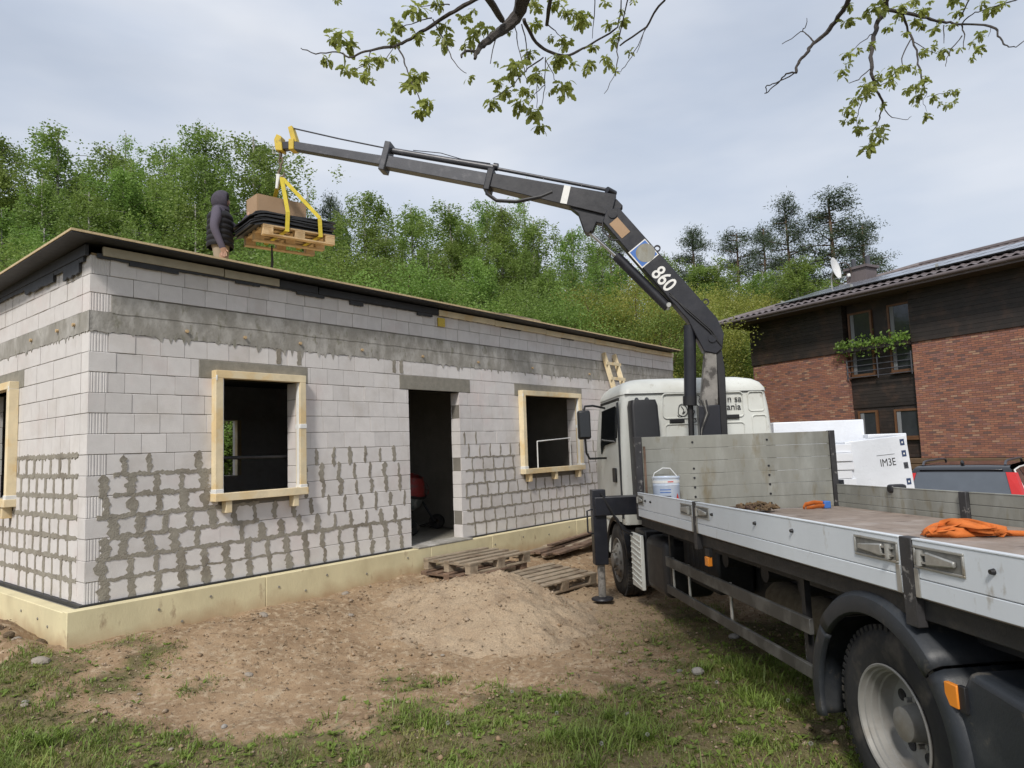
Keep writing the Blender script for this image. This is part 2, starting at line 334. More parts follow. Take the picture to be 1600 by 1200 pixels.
def ground_mat():
    m = bpy.data.materials.new('soil'); m.use_nodes = True; t = m.node_tree; b = t.nodes['Principled BSDF']; K = t.links.new
    pos = t.nodes.new('ShaderNodeNewGeometry').outputs['Position']
    def noise(s, d=6, ro=.62):
        n = t.nodes.new('ShaderNodeTexNoise'); n.inputs['Scale'].default_value = s; n.inputs['Detail'].default_value = d; n.inputs['Roughness'].default_value = ro; K(pos, n.inputs['Vector']); return n.outputs['Fac']
    def rmp(x, a, c, lo=0, hi=1):
        r = t.nodes.new('ShaderNodeMapRange'); r.inputs[1].default_value = a; r.inputs[2].default_value = c; r.inputs[3].default_value = lo; r.inputs[4].default_value = hi; K(x, r.inputs[0]); return r.outputs[0]
    def mix(f, a, c):
        x = t.nodes.new('ShaderNodeMix'); x.data_type = 'RGBA'
        for i, q in ((0, f), (6, a), (7, c)):
            if isinstance(q, float): x.inputs[i].default_value = q
            elif isinstance(q, tuple): x.inputs[i].default_value = (*q, 1)
            else: K(q, x.inputs[i])
        return x.outputs[2]
    ag = t.nodes.new('ShaderNodeAttribute'); ag.attribute_name = 'grassy'; asn = t.nodes.new('ShaderNodeAttribute'); asn.attribute_name = 'sandy'
    sadd = t.nodes.new('ShaderNodeMath'); sadd.operation = 'ADD'; K(asn.outputs['Fac'], sadd.inputs[0]); K(rmp(noise(5), .3, .7, -.35, .35), sadd.inputs[1])
    dirt = mix(rmp(noise(1.6), .38, .62), (.385,.272,.17), (.265,.18,.108))
    dirt = mix(rmp(noise(14), .50, .66), dirt, (.47,.37,.255))
    dirt = mix(rmp(noise(38), .57, .66), dirt, (.19,.13,.082))
    dirt = mix(rmp(sadd.outputs[0], .35, .95, 0, .95), dirt, mix(rmp(noise(70), .4, .6), (.42,.315,.205), (.33,.243,.158)))
    gr = mix(rmp(noise(9), .4, .6), (.095,.080,.042), (.11,.115,.04))
    gr = mix(rmp(noise(45), .52, .62), gr, (.19,.165,.085))
    add = t.nodes.new('ShaderNodeMath'); add.operation = 'ADD'; K(ag.outputs['Fac'], add.inputs[0]); K(rmp(noise(7), .3, .7, -.3, .3), add.inputs[1])
    c = mix(rmp(add.outputs[0], .35, .75, 0, .8), dirt, gr)
    K(c, b.inputs['Base Color']); b.inputs['Roughness'].default_value = .95; b.inputs['Specular IOR Level'].default_value = .2
    bn = t.nodes.new('ShaderNodeBump'); bn.inputs['Strength'].default_value = .9; bn.inputs['Distance'].default_value = .014
    ad = t.nodes.new('ShaderNodeMath'); ad.operation = 'ADD'; K(noise(22, 8, .7), ad.inputs[0]); K(noise(90, 4, .7), ad.inputs[1]); K(ad.outputs[0], bn.inputs['Height']); K(bn.outputs[0], b.inputs['Normal'])
    return m
gob = place('ground', gme, ground_mat(), smooth=False); gob['kind'] = 'structure'
gme.polygons.foreach_set('use_smooth', [True]*len(gme.polygons))

# gravel pile
px_, py_ = pile_c; n = 150
def pile_h(x, y):
    r = np.hypot((x-px_)/np.where(x > px_, 1.22, 1.45), (y-py_)/np.where(y > py_, 1.15, 1.5))
    r = r*(1+.25*vnoise(x, y, 1.1)+.2*vnoise(x, y, 3.)+.1*vnoise(x+2, y, 8.))
    h = .57*np.clip(1-r, 0, 1)**1.2
    return np.where(r < 1, h - .05*np.exp(-(r/.2)**2), -.06*(r-1)) + .015*vnoise(x, y, 9)+.012*vnoise(x+3, y, 25)
xs = np.linspace(px_-1.8, px_+2.2, n); ys = np.linspace(py_-1.85, py_+1.5, n); PX, PY = np.meshgrid(xs, ys)
PH = ground(PX, PY, True) + pile_h(PX, PY) - .012
ii = np.arange(n*n).reshape(n, n); pF = np.stack([ii[:-1,:-1], ii[:-1,1:], ii[1:,1:], ii[1:,:-1]], -1).reshape(-1, 4)
pme = np_mesh('gravel_pile', np.stack([PX, PY, PH], -1).reshape(-1, 3), pF)
m_gravel = mat('gravel', (.40,.305,.205), .95, var=.3, vs=60, bump=1., bs=75, c2=(.32,.232,.15), c2s=2.5, c2lo=.45, c2hi=.65, c3=(.44,.36,.27), c3s=110, c3lo=.56, c3hi=.66, bdist=.02)
po = place('gravel_pile', pme, m_gravel); pme.polygons.foreach_set('use_smooth', [True]*len(pme.polygons))
tag(po, 'low heap of tan sandy gravel in front of the pallets', 'gravel pile')
def surf(x, y): return ground(x, y) + np.maximum(pile_h(np.asarray(x, float), np.asarray(y, float))-.012, 0)*((np.abs(np.asarray(x)-px_) < 1.9) & (np.abs(np.asarray(y)-py_) < 1.5))

# ------------------------------------------------------------------ unfinished block house
house = thing('block_house', 'unfinished single-storey house of pale grey blocks with a flat boarded roof', 'house', HOUSE)
CH = .2; BL = .25; TH = .18
def opening(rects, a, b, z0, z1):
    for (p, q, r, s) in rects:
        if a < q-1e-4 and b > p+1e-4 and z0 < s-1e-4 and z1 > r+1e-4: return (p, q, r, s)
    return None
FRONT = [(4.12, 5.15, 0, 2.2), (1.31, 2.29, .94, 2.2), (6.68, 8.27, .96, 2.2)]
LEFT = [(2.09, 3.25, .94, 2.2)]
LINT_F = [(3.96, 5.40, 2.2, 2.4), (1.09, 2.46, 2.2, 2.4), (6.5, 8.52, 2.2, 2.4)]
LINT_L = [(1.85, 3.4, 2.2, 2.4)]
RINGF = (.2, LEN+1, 2.6, 2.97)
blocks = []         # (wall, a, b, z0, z1, ribbed)
courses = [(k*CH, (k+1)*CH) for k in range(13)]
top_c = [(2.8, 2.98), (2.98, 3.165), (3.165, 3.35)]
def lay(wall, rects, start, end, z0, z1, k):
    x = start
    first = True
    off = BL*(.5 if k % 2 else 0)*0
    while x < end-.02:
        b = min(x+BL, end); a = x
        if first and k % 4 in (1, 2): b = min(x+BL*.62, end)
        first = False
        segs = [(a, b)]
        o = opening(rects, a, b, z0, z1)
        if o:
            segs = []
            if a < o[0]-.008: segs.append((a, o[0]))
            if b > o[1]+.008: segs.append((o[1], b))
        for (s, e) in segs: blocks.append((wall, s, e, z0, z1, False))
        x = b
for k, (z0, z1) in enumerate(courses):
    if k % 2 == 0:
        blocks.append(('end_f', 0, TH, z0, z1, True))      # end of the left wall's block shows on the front
        lay('f', FRONT+LINT_F, TH, LEN, z0, z1, k); lay('l', LEFT+LINT_L, TH, 5.2, z0, z1, k+1)
    else:
        lay('f', FRONT+LINT_F, 0, LEN, z0, z1, k); lay('l', LEFT+LINT_L, TH, 5.2, z0, z1, k)
for k, (z0, z1) in enumerate(top_c):
    rib = k % 2 == 0
    if rib: blocks.append(('end_f', 0, TH, z0, z1, True))
    lay('f', [RINGF], TH if rib else 0, LEN, z0, z1, k+1); lay('l', [], TH, 5.2, z0, z1, k)
_cache = {}
def chbox(sx, sy, sz, c, rib=False):
    key = (round(sx, 3), round(sy, 3), round(sz, 3), rib)
    if key in _cache: return _cache[key]
    m = MB(); hx, hy, hz = sx/2, sy/2, sz/2; vs_ = []
    if rib:
        # three shallow grooves run up the tongue-and-groove end face
        xs_ = [-hx]; 
        prof = [(-hx, -hy+c)]; 
        for g in (-.38, -.25, -.08, .06, .24, .36):
            x = g*sx; prof += [(x-.009, -hy), (x-.003, -hy+.0035), (x+.003, -hy+.0035), (x+.009, -hy)]
        prof += [(hx, -hy+c), (hx, hy), (-hx, hy)]
        m.prism([(p[0], p[1], -hz) for p in prof], (0, 0, sz))
        me = m.mesh('block')
    else:
        q = []
        for z, ins in ((-hz, c), (-hz+c, 0), (hz-c, 0), (hz, c)):
            a, b = hx-ins, hy-ins
            q += [(-a, -b, z), (a, -b, z), (a, b, z), (-a, b, z)]
        fs = [(3,2,1,0), (12,13,14,15)]
        for i in range(3):
            for k in range(4): fs.append((i*4+k, i*4+(k+1)%4, (i+1)*4+(k+1)%4, (i+1)*4+k))
        m.add(q, fs); me = m.mesh('block')
    me.materials.append(m_block); _cache[key] = me; return me
def block_M(bk):
    w, a, b, z0, z1, rib = bk; c = (a+b)/2; j = random.uniform(-.003, .003)
    if w in ('f', 'end_f'): return T3(c, TH/2+j, (z0+z1)/2) @ RZ(random.uniform(-.006, .006)), b-a-.004
    return T3(TH/2+j, c, (z0+z1)/2) @ RZ(-math.pi/2 + random.uniform(-.006, .006)), b-a-.004
def seen(bk):
    w, a, b, z0, z1, rib = bk; c = (a+b)/2
    p = HC + (U*c if w != 'l' else V*c) + Vector((0, 0, (z0+z1)/2)); q = p-Vector((0, 0, CAM_Z)); d = q.dot(AF)
    x = 800+FPX*q.dot(AX)/d
    ang = abs(q.normalized().dot(V if w != 'l' else U))
    s = (b-a)*ang/(q.length**2)
    return -1 if (x < -10 or x > 1060) else s
order = sorted(blocks, key=seen, reverse=True)
rest = MB()
for i, bk in enumerate(order):
    M, ln = block_M(bk); w, a, b, z0, z1, rib = bk
    me = chbox(ln, TH, z1-z0-.005, .004, rib)
    if i < 300: place('block', me, m_block, house, M=M)
    else: rest.add([M @ v.co for v in me.vertices], [tuple(p.vertices) for p in me.polygons])
ro = rest.build('remaining_blocks', m_block, house); ro['kind'] = 'stuff'
# joint mortar behind the block faces, and the walls out of sight
core = MB()
def slab_with_holes(m, axis_, a0, a1, z0, z1, d0, d1, holes):
    xs_ = sorted({a0, a1, *[h for r in holes for h in r[:2] if a0 < h < a1]}); zs = sorted({z0, z1, *[h for r in holes for h in r[2:] if z0 < h < z1]})
    for i in range(len(xs_)-1):
        for j in range(len(zs)-1):
            cx, cz = (xs_[i]+xs_[i+1])/2, (zs[j]+zs[j+1])/2
            if any(r[0] < cx < r[1] and r[2] < cz < r[3] for r in holes): continue
            if axis_ == 'x': m.box((xs_[i], d0, zs[j]), (xs_[i+1], d1, zs[j+1]))
            else: m.box((d0, xs_[i], zs[j]), (d1, xs_[i+1], zs[j+1]))
grow = lambda rs: [(a-.006, b+.006, z-.006, zz) for a, b, z, zz in rs]
slab_with_holes(core, 'x', .012, LEN-.012, .004, 3.34, .010, TH-.010, grow(FRONT))
slab_with_holes(core, 'y', TH, 5.19, .004, 3.34, .010, TH-.010, grow(LEFT))
core.build('joint_mortar', m_core, house)
back = MB()
slab_with_holes(back, 'x', .0, LEN, 0, 3.3, DEP-TH, DEP, [(5.1, 6.25, .9, 2.2)])
slab_with_holes(back, 'y', TH, DEP-TH, 0, 3.3, LEN-TH, LEN-.002, [(7.15, 8.0, .9, 2.2)])
back.box((0, 5.2, 0), (TH, DEP-TH, 3.3))
back.build('back_wall', m_block, house)
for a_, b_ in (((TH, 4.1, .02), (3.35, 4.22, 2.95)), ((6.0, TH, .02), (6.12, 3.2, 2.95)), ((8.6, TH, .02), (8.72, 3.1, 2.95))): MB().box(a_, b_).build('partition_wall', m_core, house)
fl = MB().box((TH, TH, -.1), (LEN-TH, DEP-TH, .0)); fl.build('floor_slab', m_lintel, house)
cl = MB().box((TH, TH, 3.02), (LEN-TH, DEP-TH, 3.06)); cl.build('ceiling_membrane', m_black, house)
def rag(m, a0, a1, z0, z1, d, n, jt=.012, drip=.0, axis_='x', dep=.03):
    """ragged-edged band standing proud of the wall face (d<0 outward)"""
    top = []; bot = []
    for i in range(n+1):
        a = a0+(a1-a0)*i/n
        top.append((a, z1+random.uniform(-jt, jt)*.5)); dr = random.random()**9*drip
        bot.append((a, z0-dr+random.uniform(-jt, jt)))
    P = lambda a, z, dd: (a, dd, z) if axis_ == 'x' else (dd, a, z)
    vs_ = [P(*p, d) for p in top]+[P(*p, d) for p in bot]+[P(*p, d+dep) for p in top]+[P(*p, d+dep) for p in bot]; k = n+1; fs = []
    for i in range(n):
        q = [(i, i+1, k+i+1, k+i), (i, 2*k+i, 2*k+i+1, i+1), (k+i, k+i+1, 3*k+i+1, 3*k+i)]
        fs += q
    fs += [(0, k, 3*k, 2*k), (n, 2*k+n, 3*k+n, k+n)]
    m.add(vs_, fs)
ring = MB(); rag(ring, -.004, LEN, 2.6, 2.80, -.006, 520, .007, .09)
rag(ring, .2, LEN-.06, 2.795, 2.965, -.011, 150, .006, 0)
ring.build('ring_beam', m_conc, house)
ring = MB(); rag(ring, -.006, 5.2, 2.6, 2.80, -.006, 260, .007, .06, 'y'); ring.build('ring_beam', m_conc, house)
for a, b, z0, z1 in LINT_F: MB().box((a, -.005, z0), (b, TH+.003, z1)).build('lintel', m_lintel, house, bev=.006)
for a, b, z0, z1 in LINT_L: MB().box((-.005, a, z0), (TH+.003, b, z1)).build('lintel', m_lintel, house, bev=.006)
# anchors cast in the ring beam
for u_ in (.95, 1.62, 2.35, 3.3, 4.4, 5.6, 7, 8.8): MB().cyl((u_, -.008, 2.69), (u_, -.03, 2.69), .018, n=10).build('anchor_hole', m_pine2, house)
for v_ in (.35, .8, 1.6): MB().cyl((-.008, v_, 2.7), (-.03, v_, 2.7), .018, n=10).build('anchor_hole', m_pine2, house)

# mortar smeared over the joints of the lower courses
sm = MB()
def blob(axis_, d, path, wid, jt):
    """irregular smear following path [(a,z)], half-widths wid"""
    n = len(path); Lf = []; Rt_ = []
    for i, (a, z) in enumerate(path):
        a2, z2 = path[min(i+1, n-1)]; a1, z1 = path[max(i-1, 0)]; dx, dz = a2-a1, z2-z1; l = math.hypot(dx, dz) or 1; nx_, nz_ = -dz/l, dx/l
        w1 = wid[i]*random.uniform(1-jt, 1+jt); w2 = wid[i]*random.uniform(1-jt, 1+jt)
        Lf.append((a+nx_*w1, z+nz_*w1)); Rt_.append((a-nx_*w2, z-nz_*w2))
    e = random.uniform(.004, .007)
    P = lambda p, dd: (p[0], dd, max(p[1], .003)) if axis_ == 'x' else (dd, p[0], max(p[1], .003))
    vs_ = [P(p, d-e) for p in Lf]+[P(p, d-e) for p in Rt_]+[P(p, d+.006) for p in Lf]+[P(p, d+.006) for p in Rt_]; fs = []
    for i in range(n-1): fs += [(i, i+1, n+i+1, n+i), (i, 2*n+i, 2*n+i+1, i+1), (n+i, n+i+1, 3*n+i+1, 3*n+i)]
    fs += [(0, n, 3*n, 2*n), (n-1, 2*n+n-1, 3*n+n-1, n+n-1)]
    sm.add(vs_, fs)
joints = {}
for (w, a, b, z0, z1, rib) in blocks:
    if z1 > 1.65: continue
    key = 'l' if w == 'l' else 'f'
    joints.setdefault((key, z0, z1), set()).add(round(b, 3))
def near_edge(a, rects): return any(abs(a-r[0]) < .04 or abs(a-r[1]) < .04 for r in rects)
for (w, z0, z1), js in sorted(joints.items()):
    k = round(z0/CH)
    for a in sorted(js):
        if w == 'f':
            if a > 11 or near_edge(a, FRONT) or opening(FRONT, a-.01, a+.01, z0+.05, z1-.05): continue
            if a < 1.35: zone = 0
            elif a < 4.12: zone = 1
            else: zone = 2
            if k == 6 and a < 1.3 and random.random() < .15: continue
            if k == 7 and not (5.2 < a < 5.7): continue
            base = (.040, .028, .014)[zone]; n = 13 if zone < 2 else 7
            if zone == 1 and a < 2.6 and k < 3: base = .036
            base *= random.uniform(.65, 1.3); a += random.uniform(-.006, .006)
            ext0 = random.uniform(-.01, .035); ext1 = random.uniform(-.02, .03); ph = random.uniform(0, 6); lean = random.uniform(-.012, .012)
            path = []; wd = []
            for i in range(n):
                t = i/(n-1); path.append((a+lean*(t-.5)+.006*math.sin(ph+t*7), z0-ext0+(z1-z0+ext0+ext1)*t)); e = min(1, (1-abs(2*t-1))*3+.25)
                wd.append(base*e*(.75+.4*math.sin(ph*2+t*9)**2))
            blob('x', 0, path, wd, .28)
            if zone == 0 and random.random() < .12: blob('x', 0, [(a+.02*i-.04, z0+.06+.03*i) for i in range(4)], [.03, .06, .06, .03], .2)
        else:
            if a > 4.6 or near_edge(a, LEFT) or opening(LEFT, a-.01, a+.01, z0+.05, z1-.05) or z1 > 1.45: continue
            base = .024*random.uniform(.7, 1.3); path = [(a+random.uniform(-.004, .004), z0-.01+(z1-z0+.02)*i/7) for i in range(8)]
            blob('y', 0, path, [base]*8, .25)
    # bed joints
    if w == 'f':
        def bed(a0, a1, hw, jt=.3):
            n = max(3, int((a1-a0)/.022)); blob('x', 0, [(a0+(a1-a0)*i/n, z0+.006*math.sin(i*.7+k)) for i in range(n+1)], [hw*random.uniform(.6, 1.3) for _ in range(n+1)], jt)
        if 1 <= k <= 6:
            end = 1.27 if k >= 5 else (2.6 if k >= 3 else 4.1)
            if k in (3, 4): bed(.22 if k % 2 else .1, 1.8, .021, .4)
            elif k == 2: bed(.1, 3.6, .020); bed(3.6, 4.1, .014)
            elif k == 1: bed(.15, 1.1, .018); bed(1.2, 2.2, .012)
            elif k in (5, 6): bed(.24, end, .022, .4)
            bed(5.25, 6.45 if k >= 4 else 10.6, .013)
    elif 1 <= k <= 7 and z0 < 1.45:
        n = 110; blob('y', 0, [(.2+(4.4-.2)*i/n if k < 5 else .2+(1.98-.2)*i/n, z0+.004*math.sin(i)) for i in range(n+1)], [.024*random.uniform(.6, 1.3) for _ in range(n+1)], .35)
for a in (2.06, 2.34, 3.86, 3.99):       # streaks above the openings
    blob('x', 0, [(a+random.uniform(-.004, .004), 2.42+.03*i) for i in range(7)], [.03]*7, .2)
so = sm.build('mortar_smear', m_smear, house); so['kind'] = 'stuff'

# soil splashed up the foot of the foundation panels
def splash(m):
    t = m.node_tree; K = t.links.new; b = t.nodes['Principled BSDF']; src = b.inputs['Base Color'].links[0].from_socket
    pos = t.nodes.new('ShaderNodeNewGeometry').outputs['Position']; sx = t.nodes.new('ShaderNodeSeparateXYZ'); K(pos, sx.inputs[0]); nz = t.nodes.new('ShaderNodeTexNoise'); nz.inputs['Scale'].default_value = 4; nz.inputs['Detail'].default_value = 6; K(pos, nz.inputs['Vector'])
    ma = t.nodes.new('ShaderNodeMath'); ma.operation = 'MULTIPLY_ADD'; K(nz.outputs['Fac'], ma.inputs[0]); ma.inputs[1].default_value = -.32; K(sx.outputs[2], ma.inputs[2])
    r = t.nodes.new('ShaderNodeMapRange'); r.inputs[1].default_value = .10; r.inputs[2].default_value = .30; r.inputs[3].default_value = .85; r.inputs[4].default_value = 0; K(ma.outputs[0], r.inputs[0])
    x = t.nodes.new('ShaderNodeMix'); x.data_type = 'RGBA'; K(r.outputs[0], x.inputs[0]); K(src, x.inputs[6]); x.inputs[7].default_value = (.40, .27, .155, 1); K(x.outputs[2], b.inputs['Base Color'])
splash(m_xps)
# damp course strip and foundation insulation panels
MB().box((-.05, -.035, -.03), (LEN, .02, .004)).build('damp_course', m_black, house)
MB().box((-.035, .02, -.03), (.02, 5.2, .003)).build('damp_course', m_black, house)
u0 = -.19
for ln in (1.98, 2.55, 1.3, 2.3, 2.4, 2.3):
    u1 = min(u0+ln, LEN+.15)
    if u1 <= u0+.05: break
    MB().box((u0, -.155, -.95), (u1-.006, -.04, -.012+random.uniform(-.006, .004))).build('insulation_panel', m_xps, house, bev=.006)
    u0 = u1
v0 = -.032
for ln in (2.6, 2.7):
    MB().box((-.18, v0, -.95), (-.055, v0+ln-.006, -.03)).build('insulation_panel', m_xps, house, bev=.006); v0 += ln
MB().box((-.05, -.036, -.94), (LEN, TH, -.035)).build('footing', m_lintel, house)
MB().box((-.05, TH, -.94), (TH, 5.2, -.036)).build('footing', m_lintel, house)
MB().box((4.1, -.16, -.012), (5.2, .2, .012)).build('threshold', m_conc, house, bev=.006)
for u_, z_ in ((.62,-.14),(1.15,-.11),(1.95,-.15),(.85,-.30),(2.6,-.12),(3.2,-.2),(3.9,-.1),(4.6,-.2),(5.7,-.15),(6.4,-.12),(7.1,-.16),(7.7,-.1),(2.3,-.25)):
    MB().cyl((u_, -.150, z_), (u_, -.163, z_), .013, n=8).build('fixing_plug', m_lintel, house)
for v_, z_ in ((.35,-.2),(.62,-.16),(1.1,-.14)):
    MB().cyl((-.176, v_, z_), (-.187, v_, z_), .013, n=8).build('fixing_plug', m_lintel, house)

# timber window surrounds fixed on the outside face
def surround(a0, a1, z0, z1, axis_='x', brackets=2):
    fr = empty('window_surround', parent=house); w = .085; dp = .10
    P = (lambda a, d, z: (a, -d, z)) if axis_ == 'x' else (lambda a, d, z: (-d, a, z))
    def bx(name, a, b, c, d, dd0=.002, dd1=dp, mm=m_pine):
        p = P(a, dd1, c); q = P(b, dd0, d); lo = tuple(map(min, p, q)); hi = tuple(map(max, p, q)); MB().box(lo, hi).build(name, mm, fr, bev=.004)
    bx('head', a0, a1, z1-w, z1); bx('sill', a0-.01, a1+.01, z0, z0+w, .002, dp+.02)
    bx('jamb', a0, a0+w, z0+w+.001, z1-w-.001); bx('jamb', a1-w, a1, z0+w+.001, z1-w-.001)
    # white foam tape along the inner edge
    bx('sealing_tape', a0+w, a0+w+.012, z0+w+.002, z1-w-.002, .01, dp-.01, m_decal_w)
    bx('sealing_tape', a1-w-.012, a1-w, z0+w+.002, z1-w-.002, .03, dp-.02, m_decal_w)
    bx('sealing_tape', a0+.001, a0+.02, z1-w-.03, z1-w+.03, -.0, dp+.004, m_decal_w); bx('sealing_tape', a1-w-.004, a1+.004, z0+.55*(z1-z0), z0+.55*(z1-z0)+.055, .002, dp+.005, m_decal_w)
    bx('sealing_tape', a0-.006, a0+.09, z0+.08, z0+.13, .002, dp+.006, m_decal_w); bx('sealing_tape', a1-.09, a1+.006, z0+.06, z0+.12, .002, dp+.006, m_decal_w)
    for i in range(brackets):
        a = a0+.12+(a1-a0-.3)*i/(brackets-1); bx('bracket', a, a+.07, z0-.13, z0-.002, .002, dp)
surround(1.23, 2.37, .86, 2.285); surround(6.59, 8.36, .88, 2.285, 'x', 3); surround(2.0, 3.33, .86, 2.275, 'y')
# bar across the first window, temporary rail in the second
MB().cyl((1.2, .24, 1.33), (2.5, .24, 1.31), .02, n=8).build('window_bar', m_steel_dk, house)
r = MB(); r.tube([(7.15, .06, .96), (7.15, .06, 1.42), (8.15, .06, 1.47), (8.15, .06, .96)], .012, 8); r.build('white_rail', m_decal_w, house)
# timber jambs glimpsed in the back windows
MB().box((6.2, DEP-.3, .9), (6.3, DEP-.19, 2.2)).build('back_window_jamb', m_pine, house); MB().box((LEN-.3, 7.15, .9), (LEN-.19, 7.25, 2.2)).build('back_window_jamb', m_pine, house)

# roof
zr0 = 3.465
def rp(u_, v_, dz=0): return (u_, v_, zr0 - .006*u_/1. * .9 - .016*v_ + dz + .012)
u0 = -.26
while u0 < 12.25:
    u1 = min(u0+2.5, 12.32); m = MB()
    p = [rp(u0, -.26), rp(u1-.004, -.26), rp(u1-.004, DEP+.3), rp(u0, DEP+.3)]
    m.add([Vector(q) for q in p]+[Vector(q)+Vector((0,0,.022)) for q in p], [(3,2,1,0),(4,5,6,7),(0,1,5,4),(1,2,6,5),(2,3,7,6),(3,0,4,7)])
    m.build('roof_panel', m_osb, house)
    m = MB(); p = [rp(u0+.01, -.25, -.012), rp(u1-.004, -.25, -.012), rp(u1-.004, DEP+.2, -.012), rp(u0+.01, DEP+.2, -.012)]
    m.add([Vector(q) for q in p]+[Vector(q)+Vector((0,0,.010)) for q in p], [(3,2,1,0),(4,5,6,7),(0,1,5,4),(1,2,6,5),(2,3,7,6),(3,0,4,7)])
    m.build('roof_membrane', m_black, house)
    u0 = u1
m_fasc_w = mat('pale_board', (.42,.38,.29), .8, var=.15, vs=8, bump=.2)
for a, b, mm, y in ((.10, 1.35, m_fasc_w, -.045), (1.36, 2.05, m_fasc_w, -.047), (2.06, 2.6, m_black, -.04), (2.61, 4.72, m_black, -.046), (4.73, 6.0, m_pine, -.044), (6.01, 7.4, m_pine, -.047), (7.41, 9.0, m_pine, -.044), (9.01, 10.6, m_pine, -.047), (10.61, 12.38, m_pine, -.044)):
    z = 3.45-.0055*(a+b)/2; MB().box((a, y, z-.095), (b, -.012, z-.005)).build('eaves_board', mm, house, bev=.003)
flap = MB(); n = 90
rag(flap, .05, 12.38, 3.325, 3.37, -.03, 330, .004, 0, dep=.02)
for a, w_, h_ in ((.35,.5,.03),(1.5,.3,.02),(2.3,.4,.03),(3.1,.22,.05),(4.3,.3,.04),(6.2,.5,.02),(7.9,.4,.03),(10,.6,.02)): rag(flap, a, a+w_, 3.325-h_, 3.34, -.033, 12, .004, 0, dep=.02)
pass; flap.build('membrane_flap', m_black, house)
MB().box((-.04, .02, 3.345), (-.008, 5.2, 3.45)).build('eaves_board', m_black, house)
flap = MB(); rag(flap, .1, 5.2, 3.30, 3.36, -.03, 120, .006, 0, 'y', dep=.02); rag(flap, .2, .62, 3.2, 3.32, -.033, 10, .02, 0, 'y', dep=.02); rag(flap, .9, 1.8, 3.24, 3.32, -.034, 14, .02, 0, 'y', dep=.02); flap.build('membrane_flap', m_black, house)
MB().box((4.72, -.012, 3.17), (4.86, -.03, 3.30)).build('timber_offcut', m_yellow, house)
rw = MB(); rw.box((.02, .03, 3.34), (LEN-.02, .15, 3.38)); rw.build('wall_plate', m_pine2, house)
rft = 0
for u_ in np.arange(.4, 12.3, .9):
    m = MB(); m.beam((u_, .16, 3.40-.0055*u_-.02), (u_, DEP, 3.40-.0055*u_-.016*DEP-.02), .06, .08); m.build('rafter', m_pine2, house)
# conc. mixer seen through the doorway
mx_ = thing('concrete_mixer', 'concrete mixer with dull red and grey drum inside the dark doorway', 'concrete mixer', HOUSE @ T3(5.35, 1.45, .0) @ RZ(R(200)) @ Matrix.Diagonal((.9, .9, .78, 1)))
dm = T3(0, 0, .82) @ RX(R(-22))
m_mixred = mat('mixer_red', (.30,.035,.03), .6, var=.3, c2=(.12,.09,.08), c2s=6)
m_mixgrey = mat('mixer_grey', (.16,.175,.17), .7, var=.4, vs=9, c2=(.33,.33,.31), c2s=8, bump=.3)
dr = MB().lathe([(.0, -.36), (.20, -.36), (.33, -.2), (.34, .03)], 28, dm).build('drum_base', m_mixgrey, mx_, smooth=True)
MB().lathe([(.345, .03), (.345, .05), (.30, .2), (.19, .38), (.20, .40), (.17, .40), (.17, .37), (.28, .19)], 28, dm).build('drum_cone', m_mixred, mx_, smooth=True)
MB().lathe([(.34, .0), (.375, .0), (.375, .05), (.34, .05)], 28, dm, True).build('gear_ring', m_steel_dk, mx_)
f = MB(); f.tube([(-.45, -.3, .03), (-.42, -.05, .55), (-.40, 0, .85)], .024, 8); f.tube([(.45, -.3, .03), (.42, -.05, .55), (.40, 0, .85)], .024, 8); f.tube([(-.45, .35, .15), (-.41, 0, .8)], .024, 8); f.tube([(.45, .35, .15), (.41, 0, .8)], .024, 8); f.tube([(-.45, -.28, .1), (.45, -.28, .1)], .022, 8); f.tube([(-.5, .35, .16), (.5, .35, .16)], .02, 8)
f.build('frame', m_steel_dk, mx_, smooth=True)
for s in (-1, 1): MB().lathe([(.05, -.03), (.15, -.035), (.16, 0), (.15, .035), (.05, .03)], 18, T3(s*.52, .35, .163) @ RY(R(90))).build('wheel', m_rubber, mx_, smooth=True)
MB().tube([(-.47, 0, .85)] + [(-.47, .22*math.cos(t), .85+.22*math.sin(t)) for t in np.linspace(0, 6.28, 18)], .013, 6).build('tilt_wheel', m_mixred, mx_, smooth=True)
sk = thing('cement_pallet', 'pale stacked bags against the inner wall behind the mixer', 'cement bags', HOUSE @ T3(6.4, 3.4, 0))
for i in range(4): MB().box((-.55, -.3, .01+i*.19), (.5, .3, .19+i*.19)).build('bag', m_card, sk, bev=.05, seg=3)

# ladder on the far part of the wall
ld = thing('wooden_ladder', 'wooden ladder leaning against the block wall behind the truck cab', 'ladder', HOUSE)
for a in (9.32, 9.72): MB().beam((a, -1.0, -.36), (a, -.03, 3.14), .045, .09).build('rail', m_pine, ld)
for i in range(11):
    t = (i+.7)/11.4; MB().beam((9.25, -1.045+.97*t, -.36+3.5*t), (9.79, -1.045+.97*t, -.36+3.5*t), .025, .06).build('rung', m_pine, ld)
# spare boards lying on the roof edge
for i in range(5):
    u_ = 5.75+.12*i; b = MB(); z = rp(6.5, 0)[2]+.024+.013+.027*(i//2); b.beam((u_, -.16+.06*(i % 2)+.03*i, z), (u_+1.35-.1*i, -.12+.09*(i % 2)+.02*i, z-.004), .10, .024)
    o = b.build('roof_plank', m_oldwood); o.matrix_world = HOUSE
    tag(o, 'loose weathered board in the small stack on the flat roof edge', 'board', 'boards stacked on the flat roof')
# ------------------------------------------------------------------ flatbed truck
truck = thing('flatbed_truck', 'white cab flatbed truck with grey aluminium drop sides parked beside the house', 'truck', TRUCK)
BW = 2.47; DK = 1.26; YR = 1.5; YH = 8.10
